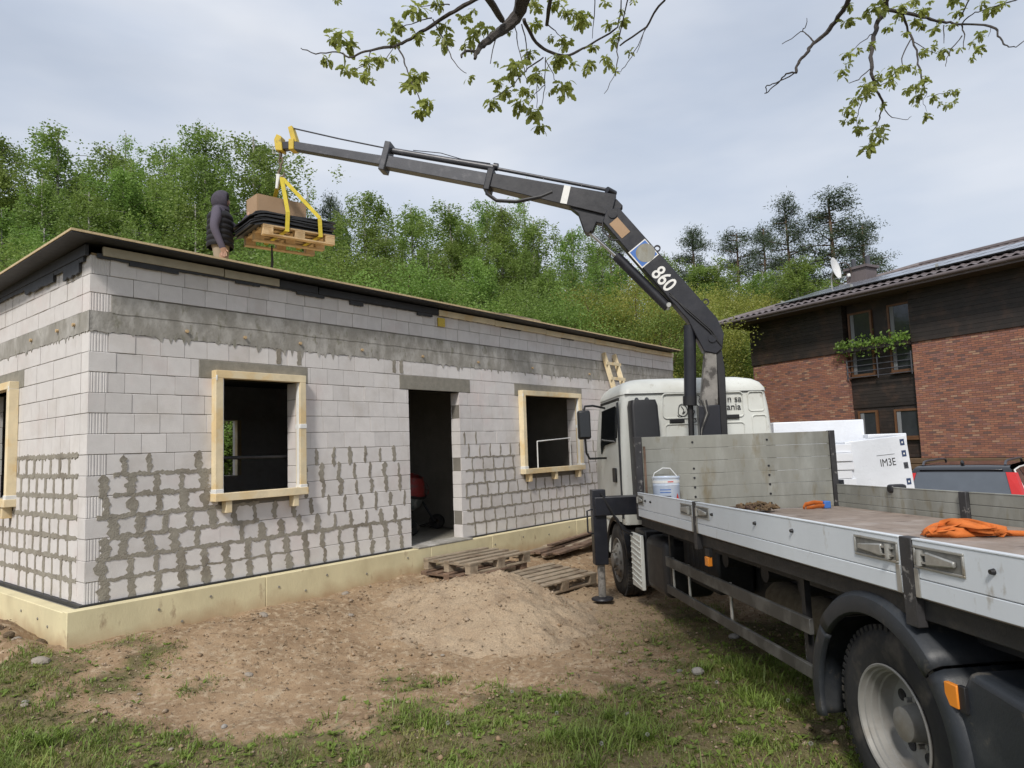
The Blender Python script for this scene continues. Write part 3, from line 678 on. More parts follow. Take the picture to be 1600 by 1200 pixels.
# deck planks
for i in range(10):
    x0 = .035+(BW-.07)*i/10; MB().box((x0, YR+.03, DK-.04), (x0+(BW-.07)/10-.003, YH-.002, DK)).build('deck_plank', m_deck, truck, bev=.002, seg=1)
m = MB()
for y in np.arange(YR+.3, YH, .62): m.box((.1, y, DK-.14), (BW-.1, y+.07, DK-.045))
m.build('cross_members', m_steel_dk, truck)
for x in (.72, 1.66): MB().box((x, YR, .84), (x+.08, 10.9, 1.11)).build('chassis_rail', m_steel_dk, truck, bev=.008)
MB().box((.035, YR, 1.135), (.10, YH, 1.238)).build('side_rail', m_steel_dk, truck, bev=.006)
MB().box((BW-.10, YR, 1.135), (BW-.035, YH, 1.238)).build('side_rail', m_steel_dk, truck, bev=.006)
# drop sides
def drop_side(y0, y1, left=True):
    x0, x1 = (0, .028) if left else (BW-.028, BW); mm = m_alu if left else m_alu_old
    o = empty('drop_side', parent=truck); z = [1.245, 1.335, 1.515] if left else [1.20, 1.31, 1.41, 1.515]
    for i in range(len(z)-1): MB().box((x0, y0, z[i]+.0015), (x1, y1, z[i+1]-.0015)).build('board', mm, o, bev=.004)
    MB().box((x0-.003, y0, 1.511), (x1+.003, y1, 1.521)).build('top_edge', mm, o, bev=.003)
    return o
m_rec = mat('latch_recess', (.20,.20,.19), .5, metal=.4, var=.3, vs=15, bump=.1)
def latch(o, y0, y1, flip):
    """recessed zinc latch pressed into the board; flip: lever towards +y or -y end"""
    l = empty('latch', parent=o); z0, z1 = 1.385, 1.492; a, b = min(y0, y1), max(y0, y1)
    fr = MB(); t = .013
    fr.box((-.008, a, z0), (.0, b, z0+t)); fr.box((-.008, a, z1-t), (.0, b, z1)); fr.box((-.008, a, z0+t), (.0, a+t, z1-t)); fr.box((-.008, b-t, z0+t), (.0, b, z1-t))
    fr.build('latch_frame', m_latch, l, bev=.003)
    MB().box((-.0025, a+t, z0+t), (-.0005, b-t, z1-t)).build('recess', m_rec, l)
    e = a if flip else b; s = 1 if flip else -1; ln = b-a
    MB().prism([(-.004, e+s*.11*ln/.36, z0+.022), (-.004, e+s*(ln*.86), z0+.038), (-.004, e+s*(ln*.86), z1-.042), (-.004, e+s*.11*ln/.36, z1-.022)], (-.018, 0, 0)).build('lever', m_latch, l, bev=.006)
    MB().cyl((-.014, e+s*.06*ln/.36, z0+.018), (-.014, e+s*.06*ln/.36, z1-.018), .017, n=12).build('hinge_pin', m_latch, l, smooth=True)
    for zz in (z0+.03, z1-.04): MB().box((-.02, min(e+s*.03, e+s*.13), zz), (-.004, max(e+s*.03, e+s*.13), zz+.008)).build('clasp', m_latch, l)
def studs(o, ys):
    for y in ys: MB().cyl((0, y, 1.44), (-.018, y, 1.44), .014, .010, 10).build('rubber_stud', m_blackpl, o, smooth=True)
d1 = drop_side(6.24, 8.08); latch(d1, 6.25, 6.56, True); latch(d1, 7.83, 8.07, False); studs(d1, (7.55, 7.75))
d2 = drop_side(3.30, 6.15); latch(d2, 5.83, 6.14, False); latch(d2, 3.31, 3.68, True); studs(d2, (5.76, 4.93, 4.38))
d3 = drop_side(YR, 3.20); latch(d3, 2.86, 3.19, False); studs(d3, (2.70, 1.9))
for o, y0, y1 in ((d2, 3.302, 3.335), (d3, 3.165, 3.198), (d1, 6.242, 6.268), (d2, 6.122, 6.148)):
    MB().box((-.006, y0, 1.247), (-.0005, y1, 1.383)).build('end_strip', m_latch, o, bev=.002)
r1 = drop_side(6.03, 8.08, False); r2 = drop_side(YR, 5.93, False)
def post(x0, x1, y0, y1, z0, z1): return MB().box((x0, y0, z0), (x1, y1, z1)).build('stake_post', m_post, truck, bev=.005)
post(-.004, .05, 3.205, 3.295, 1.10, 1.522); post(-.004, .05, 6.155, 6.235, 1.10, 1.522); post(BW-.06, BW+.004, 5.935, 6.025, 1.1, 1.522)
# headboard: six hollow aluminium planks, bolts, end posts
hb = empty('headboard', parent=truck)
for i in range(6): MB().box((.09, YH, DK+.15*i+.001), (BW-.07, YH+.03, DK+.15*i+.149)).build('plank', m_alu_old, hb, bev=.004)
for x in (.70, 1.62):
    for zz in (1.33, 1.44, 1.55, 1.66, 1.77, 2.08): MB().cyl((x+(zz-1.6)*.0, YH, zz), (x, YH-.008, zz), .013, n=8).build('bolt', m_blackpl, hb)
MB().box((.0, YH-.01, 1.2), (.085, YH+.06, 2.165)).build('end_post', m_post, hb, bev=.006)
MB().box((BW-.068, YH-.02, 1.2), (BW, YH+.06, 2.165)).build('end_post', m_post, hb, bev=.006)
MB().box((.10, YH-.012, DK), (.125, YH-.002, 2.05)).build('rust_strip', m_brownwood, hb)
for x in (.72, 1.66): MB().box((x, YH+.031, 1.0), (x+.08, YH+.11, 2.1)).build('headboard_strut', m_steel_dk, hb)

# wheels
def wheel(parent, xc, y, z, rear):
    """axis along x; outer face towards -x at xc"""
    M = T3(xc, y, z) @ RY(R(-90))           # local +Z -> world -x (outwards)
    w = empty('wheel', parent=parent); Rr = .50
    tp = [(.295, .0), (.33, .012), (.40, .018), (.455, .005), (.485, -.02), (.497, -.05), (.498, -.09), (.486, -.10), (.486, -.115), (.498, -.12), (.498, -.17), (.486, -.175), (.486, -.19), (.497, -.20), (.485, -.27), (.44, -.30), (.30, -.28)]
    MB().lathe(tp, 72, M).build('tyre', m_rubber, w, smooth=True)
    lug = MB()
    for k in range(64):
        a = 2*math.pi*(k+.3)/64; A = M @ RZ(a)
        lug.box((.470, -.014, -.052), (.503, .014, -.008), A)
    lo = lug.build('tread_lugs', m_rubber, w); lo['kind'] = 'stuff'
    if rear:
        MB().lathe([(.300, .004), (.304, .012), (.298, .018), (.288, .014), (.281, -.008), (.272, -.012), (.268, -.035), (.258, -.042), (.254, -.075), (.246, -.082), (.243, -.125), (.232, -.150), (.205, -.153), (.10, -.158), (.09, -.12), (.085, -.05), (.03, -.035), (.0, -.035)], 56, M).build('rim', m_rim, w, smooth=True)
        for k in range(8):
            A = M @ RZ(2*math.pi*k/8+.2) @ T3(.176, 0, -.1535)
            MB().lathe([(0, .001), (.027, .001), (.031, .004), (.033, -.002)], 18, A).build('hand_hole_shade', m_blackpl, w, smooth=True)  # black disc on the rim stands in for the shade inside the hole
        for k in range(10): MB().cyl(M @ RZ(2*math.pi*k/10) @ Vector((.118, 0, -.157)), M @ RZ(2*math.pi*k/10) @ Vector((.118, 0, -.12)), .014, n=6).build('wheel_nut', m_rim, w)
    else:
        MB().lathe([(.300, .004), (.304, .012), (.298, .018), (.285, .01), (.27, -.03), (.25, -.04), (.235, .0), (.20, .03), (.13, .045), (.10, .05), (.095, .09), (.0, .095)], 48, M).build('rim', m_rim, w, smooth=True)
        for k in range(10):
            MB().cyl(M @ RZ(2*math.pi*k/10) @ Vector((.135, 0, .03)), M @ RZ(2*math.pi*k/10) @ Vector((.135, 0, .07)), .015, n=6).build('wheel_nut', m_rim, w)
            A = M @ RZ(2*math.pi*k/10+.3) @ T3(.205, 0, .027); MB().lathe([(0, .002), (.022, .002), (.026, .0)], 14, A).build('hand_hole_shade', m_blackpl, w)  # no opening here: the hole's shade is a flat black disc
    return w
wheel(truck, .10, 3.63, .505, True); wheel(truck, .43, 3.63, .505, True).name = 'wheel'
w_r = wheel(truck, 1.75, 3.63, .505, True); w_r2 = wheel(truck, 2.08, 3.63, .505, True)
wheel(truck, .16, 9.84, .50, False); wheel(truck, 2.03, 9.84, .50, False)
MB().cyl((.3, 3.63, .505), (2.2, 3.63, .505), .09, n=14).build('axle', m_steel_dk, truck, smooth=True)
MB().ell((1.23, 3.63, .505), (.2, .2, .2)).build('differential', m_steel_dk, truck, smooth=True)
MB().cyl((.3, 9.84, .50), (2.2, 9.84, .50), .07, n=14).build('axle', m_steel_dk, truck, smooth=True)
# rear mudguard in three pieces
def fender(a0, a1, name, x0=.012, r=.565, R2=.665):
    m = MB(); P = []
    n = 14
    for i in range(n+1):
        a = R(a0+(a1-a0)*i/n); c, s = math.cos(a), math.sin(a)
        P.append([(x, 3.63+rr*c, .505+rr*s) for x, rr in ((x0+.02, r), (x0, r+.01), (x0-.004, r+.05), (x0+.004, R2-.02), (x0+.03, R2), (x0+.28, R2+.004), (x0+.62, R2))])
    m.grid(P); o = m.build(name, m_plastic, truck, smooth=True); sd_ = o.modifiers.new('thick', 'SOLIDIFY'); sd_.thickness = .012; return o
fender(-14, 40, 'mudguard_front'); fender(41, 139, 'mudguard_top', .005, .57, .672); fender(140, 200, 'mudguard_rear')
MB().prism([(.03, 2.95, .98), (.03, 2.55, .92), (.03, 2.20, .86), (.03, 2.20, .30), (.03, 2.93, .24), (.03, 3.02, .5), (.03, 3.06, .8)], (.55, 0, 0)).build('storage_box', m_plastic, truck, bev=.035, seg=3)
al = empty('side_marker', parent=truck); MB().box((.006, 3.00, .80), (.03, 3.08, .90)).build('lens', m_amber, al, bev=.004); MB().box((.014, 2.96, .79), (.034, 3.002, .905)).build('lens_housing', m_blackpl, al, bev=.003)
al = empty('side_marker', parent=truck); MB().box((.0, 5.93, .985), (.04, 6.01, 1.065)).build('lens', m_amber, al, bev=.006); MB().box((.01, 5.92, 1.07), (.04, 6.02, 1.13)).build('bracket', m_steel_dk, al)
# side underrun guard
sg = empty('side_guard', parent=truck)
m_guard = mat('guard_alu', (.05,.05,.048), .5, metal=.3, var=.2, vs=5, bump=.08, c2=(.10,.10,.095), c2s=4)
for z0, z1 in ((.775, .875), (.495, .58)): MB().box((.085, 4.42, z0), (.115, 7.42, z1)).build('guard_bar', m_guard, sg, bev=.004)
for y in (7.30, 6.82, 5.80): MB().cyl((.13, y, .50), (.13, y, .87), .014, n=8).build('guard_rod', m_latch, sg)
for y in (7.34, 4.52): MB().box((.12, y, .5), (.16, y+.05, 1.13)).build('guard_bracket', m_steel_dk, sg)
ch = MB(); 
for i in range(13): ch.ell((.13, 4.56, .77-.021*i), (.006 if i % 2 else .011, .011 if i % 2 else .006, .015), 8, 5)
ch.build('chain', m_latch, sg, smooth=True)
for a, b in (((.68, 4.6, .52), (.74, 8.3, 1.12)), ((1.75, 4.5, .45), (2.3, 7.9, 1.1)), ((.3, 6.5, .62), (.66, 7.48, 1.1))): MB().box(a, b).build('underfloor_light_block', m_steel_dk, truck, bev=.03)  # added dark boxes that block daylight from passing under the bed
MB().box((.28, YR, 1.02), (.31, YH, 1.22)).build('underfloor_shade_panel', m_steel_dk, truck)  # added dark panel, deepens the shade below the deck
for y in (4.9, 5.5, 6.3): MB().cyl((.3, y, .98), (1.7, y, .98), .07, n=12).build('underfloor_shade_filler', m_steel_dk, truck, smooth=True)  # added dark cylinders, fill the see-through gap to keep the underbody dark
# tanks and boxes behind the front wheel
MB().box((.10, 7.50, .40), (.66, 8.24, 1.02)).build('fuel_tank', m_blackpl, truck, bev=.09, seg=4)
pn = empty('ridged_panel', parent=truck); MB().box((.055, 8.28, .36), (.10, 8.72, 1.0)).build('panel', m_white, pn, bev=.008)
for i in range(9): MB().beam((.05, 8.30, .40+.065*i), (.05, 8.70, .44+.065*i), .012, .014).build('ridge', m_white, pn, bev=.003)
MB().box((.12, 8.30, .4), (.6, 8.74, 1.05)).build('battery_box', m_blackpl, truck, bev=.02)
m = MB(); 
for i in range(5): m.cyl((.34, 6.75+.14*i, 1.08), (.34, 6.75+.14*i, .75), .05, n=10)
m.build('air_valves', m_steel_dk, truck, smooth=True)
m_dusty = mat('dusty_silencer', (.115,.095,.065), .9, var=.35, vs=14, bump=.7, bs=60)
MB().tube([(.62, 4.45, .66), (.62, 4.6, .67), (.62, 5.9, .70), (.62, 6.05, .70)], [.08, .15, .15, .08], 20).build('silencer', m_dusty, truck, smooth=True)
MB().cyl((.75, 6.0, .74), (1.0, 9.2, .8), .05, n=10).build('exhaust_pipe', m_steel_dk, truck, smooth=True)
MB().cyl((1.23, 3.8, .55), (1.23, 9.2, .85), .06, n=10).build('drive_shaft', m_steel_dk, truck, smooth=True)
MB().box((.05, YR-.06, .95), (BW-.05, YR-.005, 1.22)).build('rear_beam', m_steel_dk, truck, bev=.01)
for x in (.25, BW-.55): MB().box((x, YR-.09, .98), (x+.3, YR-.062, 1.1)).build('tail_light', m_red, truck, bev=.006)
o = MB(); o.box((0, YR-.025, 1.245), (BW, YR-.002, 1.515)); o.build('tailboard', m_alu, truck, bev=.004)

# ---- cab
cab = empty('cab', parent=truck)
def rrect(x0, x1, y0, y1, r, n=6):
    P = []
    for cx, cy, a0 in ((x1-r, y1-r, 0), (x0+r, y1-r, 90), (x0+r, y0+r, 180), (x1-r, y0+r, 270)):
        for i in range(n+1):
            a = R(a0+90*i/n); P.append((cx+r*math.cos(a), cy+r*math.sin(a)))
    return P
def loft(secs, capt=True, capb=True, n=6):
    m = MB(); rings = []
    for z, x0, x1, y0, y1, r in secs: rings.append([(p[0], p[1], z) for p in rrect(x0, x1, y0, y1, r, n)])
    k = len(rings[0]); vs_ = [p for r_ in rings for p in r_]; fs = []
    for i in range(len(rings)-1):
        for j in range(k): fs.append((i*k+j, i*k+(j+1)%k, (i+1)*k+(j+1)%k, (i+1)*k+j))
    if capt: fs.append(tuple((len(rings)-1)*k+j for j in range(k)))
    if capb: fs.append(tuple(range(k-1, -1, -1)))
    return m.add(vs_, fs)
loft([(1.02,.17,2.30,9.36,10.98,.05),(1.06,.16,2.31,9.345,11.0,.07),(1.5,.145,2.325,9.335,11.02,.08),(2.1,.15,2.32,9.335,10.98,.09),(2.55,.175,2.295,9.345,10.88,.10),(2.80,.205,2.265,9.36,10.78,.11)]).build('body', m_white, cab, smooth=True)
loft([(2.78,.190,2.280,9.345,10.80,.12),(2.83,.195,2.275,9.35,10.78,.13),(2.91,.235,2.235,9.385,10.70,.16),(2.965,.30,2.17,9.45,10.6,.19),(3.005,.42,2.05,9.58,10.45,.22),(3.03,.62,1.85,9.85,10.3,.2)], True, False, 8).build('roof_cap', m_white, cab, smooth=True)
MB().box((.24, 9.335, 2.775), (2.22, 9.36, 2.785)).build('roof_seam', m_blackpl, cab)
def emboss(x0, x1, z0, z1, r=.05, y=9.334):
    P = [(p[0], y, p[1]) for p in rrect(x0, x1, z0, z1, r, 5)]; P = P+P[:2]
    return MB().tube(P, .010, 6, False).build('pressed_panel_rim', m_white, cab, smooth=True)
emboss(.76, 1.90, 2.43, 2.77); emboss(1.98, 2.20, 2.50, 2.77, .04, 9.342); emboss(.78, 1.90, 1.6, 2.35); emboss(2.02, 2.22, 1.75, 2.44, .04, 9.337)
for x, z in ((.84, 2.365), (1.62, 2.40)): MB().box((x, 9.312, z), (x+.21, 9.338, z+.058)).build('vent', m_blackpl, cab, bev=.01)
for me_txt, x, z in (('n sa', 1.78, 2.635), ('ania', 1.765, 2.525)):
    place('lettering', text_mesh(me_txt, .13), m_decal_k, cab, M=T3(x, 9.336, z) @ RX(R(90)))
# outline emblem beside the lettering
random.seed(11)
em = MB()
def squig(pts, r=.0055):
    P = [Vector(p) for p in pts]; Q = []
    for i in range(len(P)-1):
        p0, p1, p2, p3 = P[max(i-1,0)], P[i], P[i+1], P[min(i+2, len(P)-1)]
        for k in range(5):
            t = k/5; Q.append(.5*((2*p1)+(p2-p0)*t+(2*p0-5*p1+4*p2-p3)*t*t+(3*p1-p0-3*p2+p3)*t**3))
    Q.append(P[-1]); em.tube([(q.x, 9.334, q.y) for q in Q], r, 5)
for s in (((.97,2.50),(.99,2.60),(1.04,2.62),(1.09,2.58),(1.10,2.50),(1.05,2.455),(.99,2.47),(.97,2.50)), ((1.02,2.59),(1.05,2.54),(1.03,2.49),(1.07,2.52)), ((1.10,2.62),(1.14,2.66),(1.19,2.64),(1.17,2.58),(1.12,2.55),(1.14,2.48),(1.11,2.42),(1.15,2.39)), ((1.13,2.60),(1.16,2.55),(1.20,2.52),(1.18,2.45),(1.21,2.41)), ((1.21,2.71),(1.25,2.74),(1.29,2.71),(1.27,2.65),(1.31,2.60),(1.28,2.53),(1.32,2.47),(1.29,2.41)), ((1.22,2.62),(1.26,2.58),(1.24,2.51),(1.27,2.46)), ((1.14,2.40),(1.18,2.37),(1.22,2.38),(1.20,2.42)), ((.96,2.47),(.985,2.44),(1.02,2.45))): squig([Vector(p) for p in s])
em.build('emblem', m_decal_k, cab, smooth=True)
# left side of the cab
dr_ = empty('door', parent=cab)
MB().prism([(.140, 9.50, 1.05), (.138, 10.55, 1.05), (.138, 10.62, 2.1), (.148, 10.50, 2.15), (.165, 10.42, 2.70), (.168, 9.52, 2.70)], (.012, 0, 0)).build('door_skin', m_white, dr_, bev=.004)
MB().prism([(.132, 9.60, 2.14), (.130, 10.30, 2.10), (.128, 10.50, 1.98), (.130, 10.52, 2.12), (.152, 10.42, 2.62), (.156, 9.60, 2.64)], (.012, 0, 0)).build('door_glass', m_glass_dk, dr_)
MB().box((.118, 9.62, 1.58), (.142, 9.80, 1.78)).build('door_handle', m_blackpl, dr_, bev=.01)
MB().box((.142, 9.39, 1.1), (.160, 9.47, 2.68)).build('pillar_trim', m_plastic, cab, bev=.006)
MB().box((.175, 9.5, 2.715), (.20, 10.6, 2.745)).build('rain_gutter', m_blackpl, cab)
for s in (0, 1): MB().box((.155 if not s else 2.30, 9.55, 2.12), (.175 if not s else 2.33, 10.45, 2.62)).build('side_window', m_glass_dk, cab)
MB().box((.35, 10.86, 1.95), (2.12, 10.99, 2.62), ).build('windscreen', m_glass_dk, cab, bev=.03)
MB().box((.2, 10.98, .5), (2.27, 11.12, 1.15)).build('bumper', m_white, cab, bev=.05, seg=3)
MB().box((.15, 10.36, .52), (.5, 11.0, 1.03)).build('step_panel', m_white, cab, bev=.04, seg=3)
MB().box((1.97, 10.36, .52), (2.32, 11.0, 1.03)).build('step_panel', m_white, cab, bev=.04, seg=3)
ar = MB(); P = []
for i in range(15):
    a = R(-5+175*i/14); P.append([(x, 9.84+rr*math.cos(a), .50+rr*math.sin(a)) for x, rr in ((.15, .555), (.14, .60), (.5, .60))])
ar.grid(P); o = ar.build('wheel_arch', m_blackpl, cab, smooth=True); o.modifiers.new('t', 'SOLIDIFY').thickness = .012
ink = empty('air_intake', parent=cab)
loft([(1.25,.27,.66,9.08,9.325,.03),(2.60,.25,.62,9.08,9.325,.04),(2.68,.27,.60,9.10,9.325,.04)]).build('duct', m_blackpl, ink, smooth=True)
for x in (.36, .50): MB().ell((x, 9.2, 2.675), (.03, .05, .045)).build('clip', m_plastic, ink, smooth=True)
# mirror
mr = empty('mirror', parent=cab)
MB().box((-.30, 9.97, 2.20), (-.115, 10.09, 2.62)).build('mirror_shell', m_blackpl, mr, bev=.035, seg=3)
MB().box((-.285, 9.96, 2.23), (-.13, 9.972, 2.59)).build('mirror_glass', m_glass_dk, mr, bev=.01)
MB().tube([(.16, 10.25, 2.66), (-.05, 10.1, 2.69), (-.18, 10.03, 2.68), (-.205, 10.03, 2.60)], .016, 8).build('mirror_arm', m_blackpl, mr, smooth=True)
MB().tube([(-.2, 10.03, 2.21), (-.19, 10.03, 2.0), (-.14, 10.06, 1.92), (.16, 10.25, 1.92)], .016, 8).build('mirror_arm', m_blackpl, mr, smooth=True)

# ------------------------------------------------------------------ loader crane
cA = TRUCK @ Vector((1.23, 8.75, 0)); cB = pix(440, 250, 9.9); cd = Vector((cB.x-cA.x, cB.y-cA.y, 0)).normalized(); cn = Vector((-cd.y, cd.x, 0))
CRANE = Matrix(((cd.x, cn.x, 0, cA.x), (cd.y, cn.y, 0, cA.y), (0, 0, 1, -.131), (0, 0, 0, 1)))   # local x along the boom, y towards the camera side
crane = thing('loader_crane', 'black folding loader crane with long boom mounted behind the white cab', 'crane', CRANE)
TC = CRANE.inverted() @ TRUCK           # truck coordinates -> crane coordinates
def ctr(name, mbx, mt, **k): return mbx.build(name, mt, crane, M=TC, **k)
ctr('base_frame', MB().box((.78, 8.50, .90), (1.70, 9.02, 1.45)), m_crane, bev=.02)
ctr('outrigger_beam', MB().box((-.40, 8.62, 1.22), (2.85, 8.86, 1.45)), m_crane, bev=.01)
foot = TRUCK @ Vector((-.33, 8.75, 0)); fz = gz(foot.x, foot.y) + .131
def outrigger(x, name='outrigger'):
    og = empty(name, parent=crane, M=TC)
    p = TRUCK @ Vector((x, 8.75, 0)); fl_ = gz(p.x, p.y) + .131
    MB().box((x-.085, 8.67, .62), (x+.085, 8.83, 1.54)).build('leg_tube', m_crane, og, bev=.01)
    MB().cyl((x, 8.75, fl_+.06), (x, 8.75, .70), .048, n=18).build('leg_rod', m_crane_lt, og, smooth=True)
    MB().lathe([(0, fl_+.035), (.13, fl_+.035), (.14, fl_+.05), (.13, fl_+.065), (.05, fl_+.08), (0, fl_+.08)], 24, T3(x, 8.75, 0)).build('foot_plate', m_crane, og, smooth=True)
    MB().tube([(x-.085, 8.72, 1.30), (x-.15, 8.72, 1.28), (x-.15, 8.72, 1.02), (x-.085, 8.72, 1.0)], .011, 6).build('grab_handle', m_crane, og, smooth=True)
    MB().tube([(x+.02, 8.64, 1.50), (x+.12, 8.60, 1.3), (x+.25, 8.60, 1.05), (x+.45, 8.62, .95)], .016, 6).build('hose', m_blackpl, og, smooth=True)
    return og
outrigger(-.33); outrigger(2.80)
C = CRANE
def side_poly(poly, hw): return MB().prism([(p[0], -hw, p[1]) for p in poly], (0, 2*hw, 0))
# column (leaning slightly) with a dark lower sleeve
side_poly([(.20, 1.4), (-.06, 1.4), (-.06, 2.55), (.20, 2.55)], .13).build('slew_column', m_crane, crane, bev=.012)
side_poly([(.175, 2.50), (-.05, 2.50), (-.07, 3.38), (.055, 3.38)], .10).build('column', m_crane_lt, crane, bev=.01)
side_poly([(-.08, 1.7), (-.14, 1.9), (-.16, 3.0), (-.12, 3.4), (-.065, 3.4), (-.055, 1.7)], .09).build('hose_bundle', m_blackpl, crane, bev=.02)
inner_b = side_poly([(1.08, 5.23), (-.10, 3.66), (-.17, 3.46), (-.14, 3.26), (-.06, 3.20), (.09, 3.24), (.27, 3.66), (1.22, 4.94), (1.30, 5.05), (1.24, 5.20)], .115).build('inner_boom', m_crane, crane, bev=.012)
lc = empty('lift_cylinder', parent=crane)
MB().cyl((.24, .02, 3.60), (.29, .02, 2.61), .078, n=22).build('barrel', m_crane, lc, smooth=True); MB().cyl((.292, .02, 2.68), (.296, .02, 2.56), .088, n=22).build('gland', m_blackpl, lc, smooth=True)
MB().cyl((.29, .02, 2.62), (.31, .02, 1.35), .036, n=14).build('rod', m_steel_dk, lc, smooth=True)
jc = empty('jib_cylinder', parent=crane)
MB().cyl((1.14, .0, 4.60), (.50, .0, 3.86), .066, n=20).build('barrel', m_crane, jc, smooth=True); MB().cyl((1.50, 0, 4.97), (1.10, 0, 4.555), .024, n=12).build('rod', m_chrome, jc, smooth=True)
MB().cyl((.50, -.09, 3.87), (.50, .14, 3.87), .03, n=12).build('pin', m_latch, jc, smooth=True)
def along(a, b, h0, h1, hw, name, mt, bev=.008):
    """box beam from a to b (top edge) with depth h below"""
    a = Vector((a[0], 0, a[1])); b = Vector((b[0], 0, b[1])); d = (b-a).normalized(); nrm = Vector((d.z, 0, -d.x))
    if nrm.z > 0: nrm = -nrm
    P = [a, b, b+nrm*h1, a+nrm*h0]; return MB().prism([p+Vector((0, -hw, 0)) for p in P], (0, 2*hw, 0)).build(name, mt, crane, bev=bev)
outer_b = along((1.10, 5.41), (2.83, 5.88), .30, .19, .105, 'outer_boom', m_crane)
along((2.72, 5.845), (4.32, 6.285), .185, .165, .085, 'extension', m_ext)
along((4.25, 6.258), (5.70, 6.635), .135, .115, .065, 'extension', m_ext)
side_poly([(1.02, 5.26), (1.10, 5.36), (1.75, 5.32), (1.62, 5.20), (1.55, 4.95), (1.44, 4.93), (1.38, 5.06), (1.2, 5.0)], .07).build('knuckle_bracket', m_crane, crane, bev=.01)
MB().cyl((1.16, -.13, 5.14), (1.16, .13, 5.14), .06, n=16).build('knuckle_pin', m_crane, crane, smooth=True); MB().cyl((1.50, -.10, 4.97), (1.50, .10, 4.97), .045, n=14).build('rod_pin', m_crane, crane, smooth=True)
for s in (4.30, 2.80):
    big = s > 4; z = 6.24 if big else 5.84; M_ = T3(s, 0, z) @ RY(R(-15.5)); hw = .115 if big else .125
    MB().box((-.045, -hw, -.19 if big else -.22), (.045, hw, .23 if big else .09), M_).build('boom_collar', m_ext if big else m_crane, crane, bev=.012)
xc_ = empty('extension_cylinder', parent=crane)
MB().cyl((4.30, 0, 6.385), (2.74, 0, 5.965), .045, n=16).build('barrel', m_ext, xc_, smooth=True); MB().cyl((2.80, 0, 5.98), (1.16, 0, 5.50), .024, n=12).build('rod', m_ext, xc_, smooth=True)
MB().cyl((1.12, -.05, 5.47), (1.22, .05, 5.50), .045, n=12).build('rod_eye', m_crane, xc_, smooth=True)
MB().cyl((2.76, 0, 5.99), (2.70, 0, 5.975), .052, n=16).build('gland', m_crane, xc_, smooth=True)
MB().tube([(5.70, 0, 6.85), (5.0, 0, 6.62), (4.34, 0, 6.42)], .011, 6).build('tension_rod', m_crane, crane, smooth=True)
MB().tube([(3.9, .02, 6.33), (3.5, .02, 6.25), (3.2, .02, 6.13), (2.8, .02, 6.03)], .006, 5).build('thin_hose', m_blackpl, crane, smooth=True)
MB().tube([(2.86, .09, 5.70), (2.85, .09, 5.58), (2.72, .09, 5.47), (2.45, .09, 5.43), (2.1, .09, 5.47), (1.95, .09, 5.52)], .026, 8).build('looped_hose', m_blackpl, crane, smooth=True)
MB().tube([(1.30, .1, 5.05), (1.30, .1, 4.93), (1.20, .1, 4.80), (1.05, .1, 4.78)], .012, 6).build('hose', m_blackpl, crane, smooth=True)
for s, z in ((.62, 4.66), (.04, 3.90)): MB().lathe([(.03, -.02), (.045, -.02), (.045, .02), (.03, .02)], 14, T3(s-.02, 0, z) @ RX(R(90)), True).build('lifting_lug', m_crane, crane, smooth=True)
for k in range(3): MB().tube([(.16-.03*k, .115, 2.62), (.12-.02*k, .14, 2.45), (.19-.01*k, .145, 2.25), (.21, .14, 2.0), (.20, .12, 1.6)], .009, 6).build('control_hose', m_crane_lt if k == 1 else m_blackpl, crane, smooth=True)
for k in range(2): MB().tube([(-.13, .12, 3.30), (-.02+.03*k, .135, 3.5), (.25+.03*k, .13, 3.78), (.48, .12, 4.0+.03*k)], .010, 6).build('boom_hose', m_blackpl, crane, smooth=True)
MB().cyl((-.02, -.135, 3.40), (-.02, .135, 3.40), .05, n=16).build('pivot_pin', m_crane, crane, smooth=True)
# markings on the camera side of the inner boom
bd = (Vector((-.10, 0, 3.66))-Vector((1.08, 0, 5.23))).normalized(); bn_ = Vector((bd.z, 0, -bd.x)); 
if bn_.z < 0: bn_ = -bn_
def on_boom(t, off, y=.117):
    """t metres down the boom's top edge from its tip, off below that edge"""
    p = Vector((1.08, 0, 5.23))+bd*t-bn_*off; q = bd; w = bn_
    yv = Vector((0, 1, 0))
    return Matrix(((q.x, w.x, yv.x, p.x), (q.y, w.y, yv.y, y), (q.z, w.z, yv.z, p.z), (0, 0, 0, 1)))
place('lettering_860', text_mesh('860', .27, .002, bold=.004), m_decal_w, crane, M=on_boom(1.13, .265) @ Matrix.Diagonal((.82, 1, 1, 1)))
MB().box((.56, -.30, 0), (.84, -.02, .003), on_boom(0, 0)).build('sticker_white', m_decal_w, crane)
MB().box((.575, -.285, .003), (.825, -.03, .0045), on_boom(0, 0)).build('sticker_blue', m_decal_b, crane)
MB().lathe([(0, .0062), (.125, .0062), (.125, .0045)], 32, on_boom(.71, .135)).build('sticker_disc', m_alu_old, crane)
MB().box((.10, -.24, 0), (.36, -.10, .004), on_boom(0, 0)).build('worn_plate', m_card, crane)
od = (Vector((2.83, 0, 5.88))-Vector((1.10, 0, 5.41))).normalized(); p = Vector((1.10, 0, 5.41))+od*.62; on_ = Vector((-od.z, 0, od.x))
MO = Matrix(((od.x, on_.x, 0, p.x), (0, 0, 1, .1065), (od.z, on_.z, 0, p.z), (0, 0, 0, 1)))
MB().box((0, -.25, 0), (.09, .0, .003), MO).build('white_band', m_decal_w, crane)
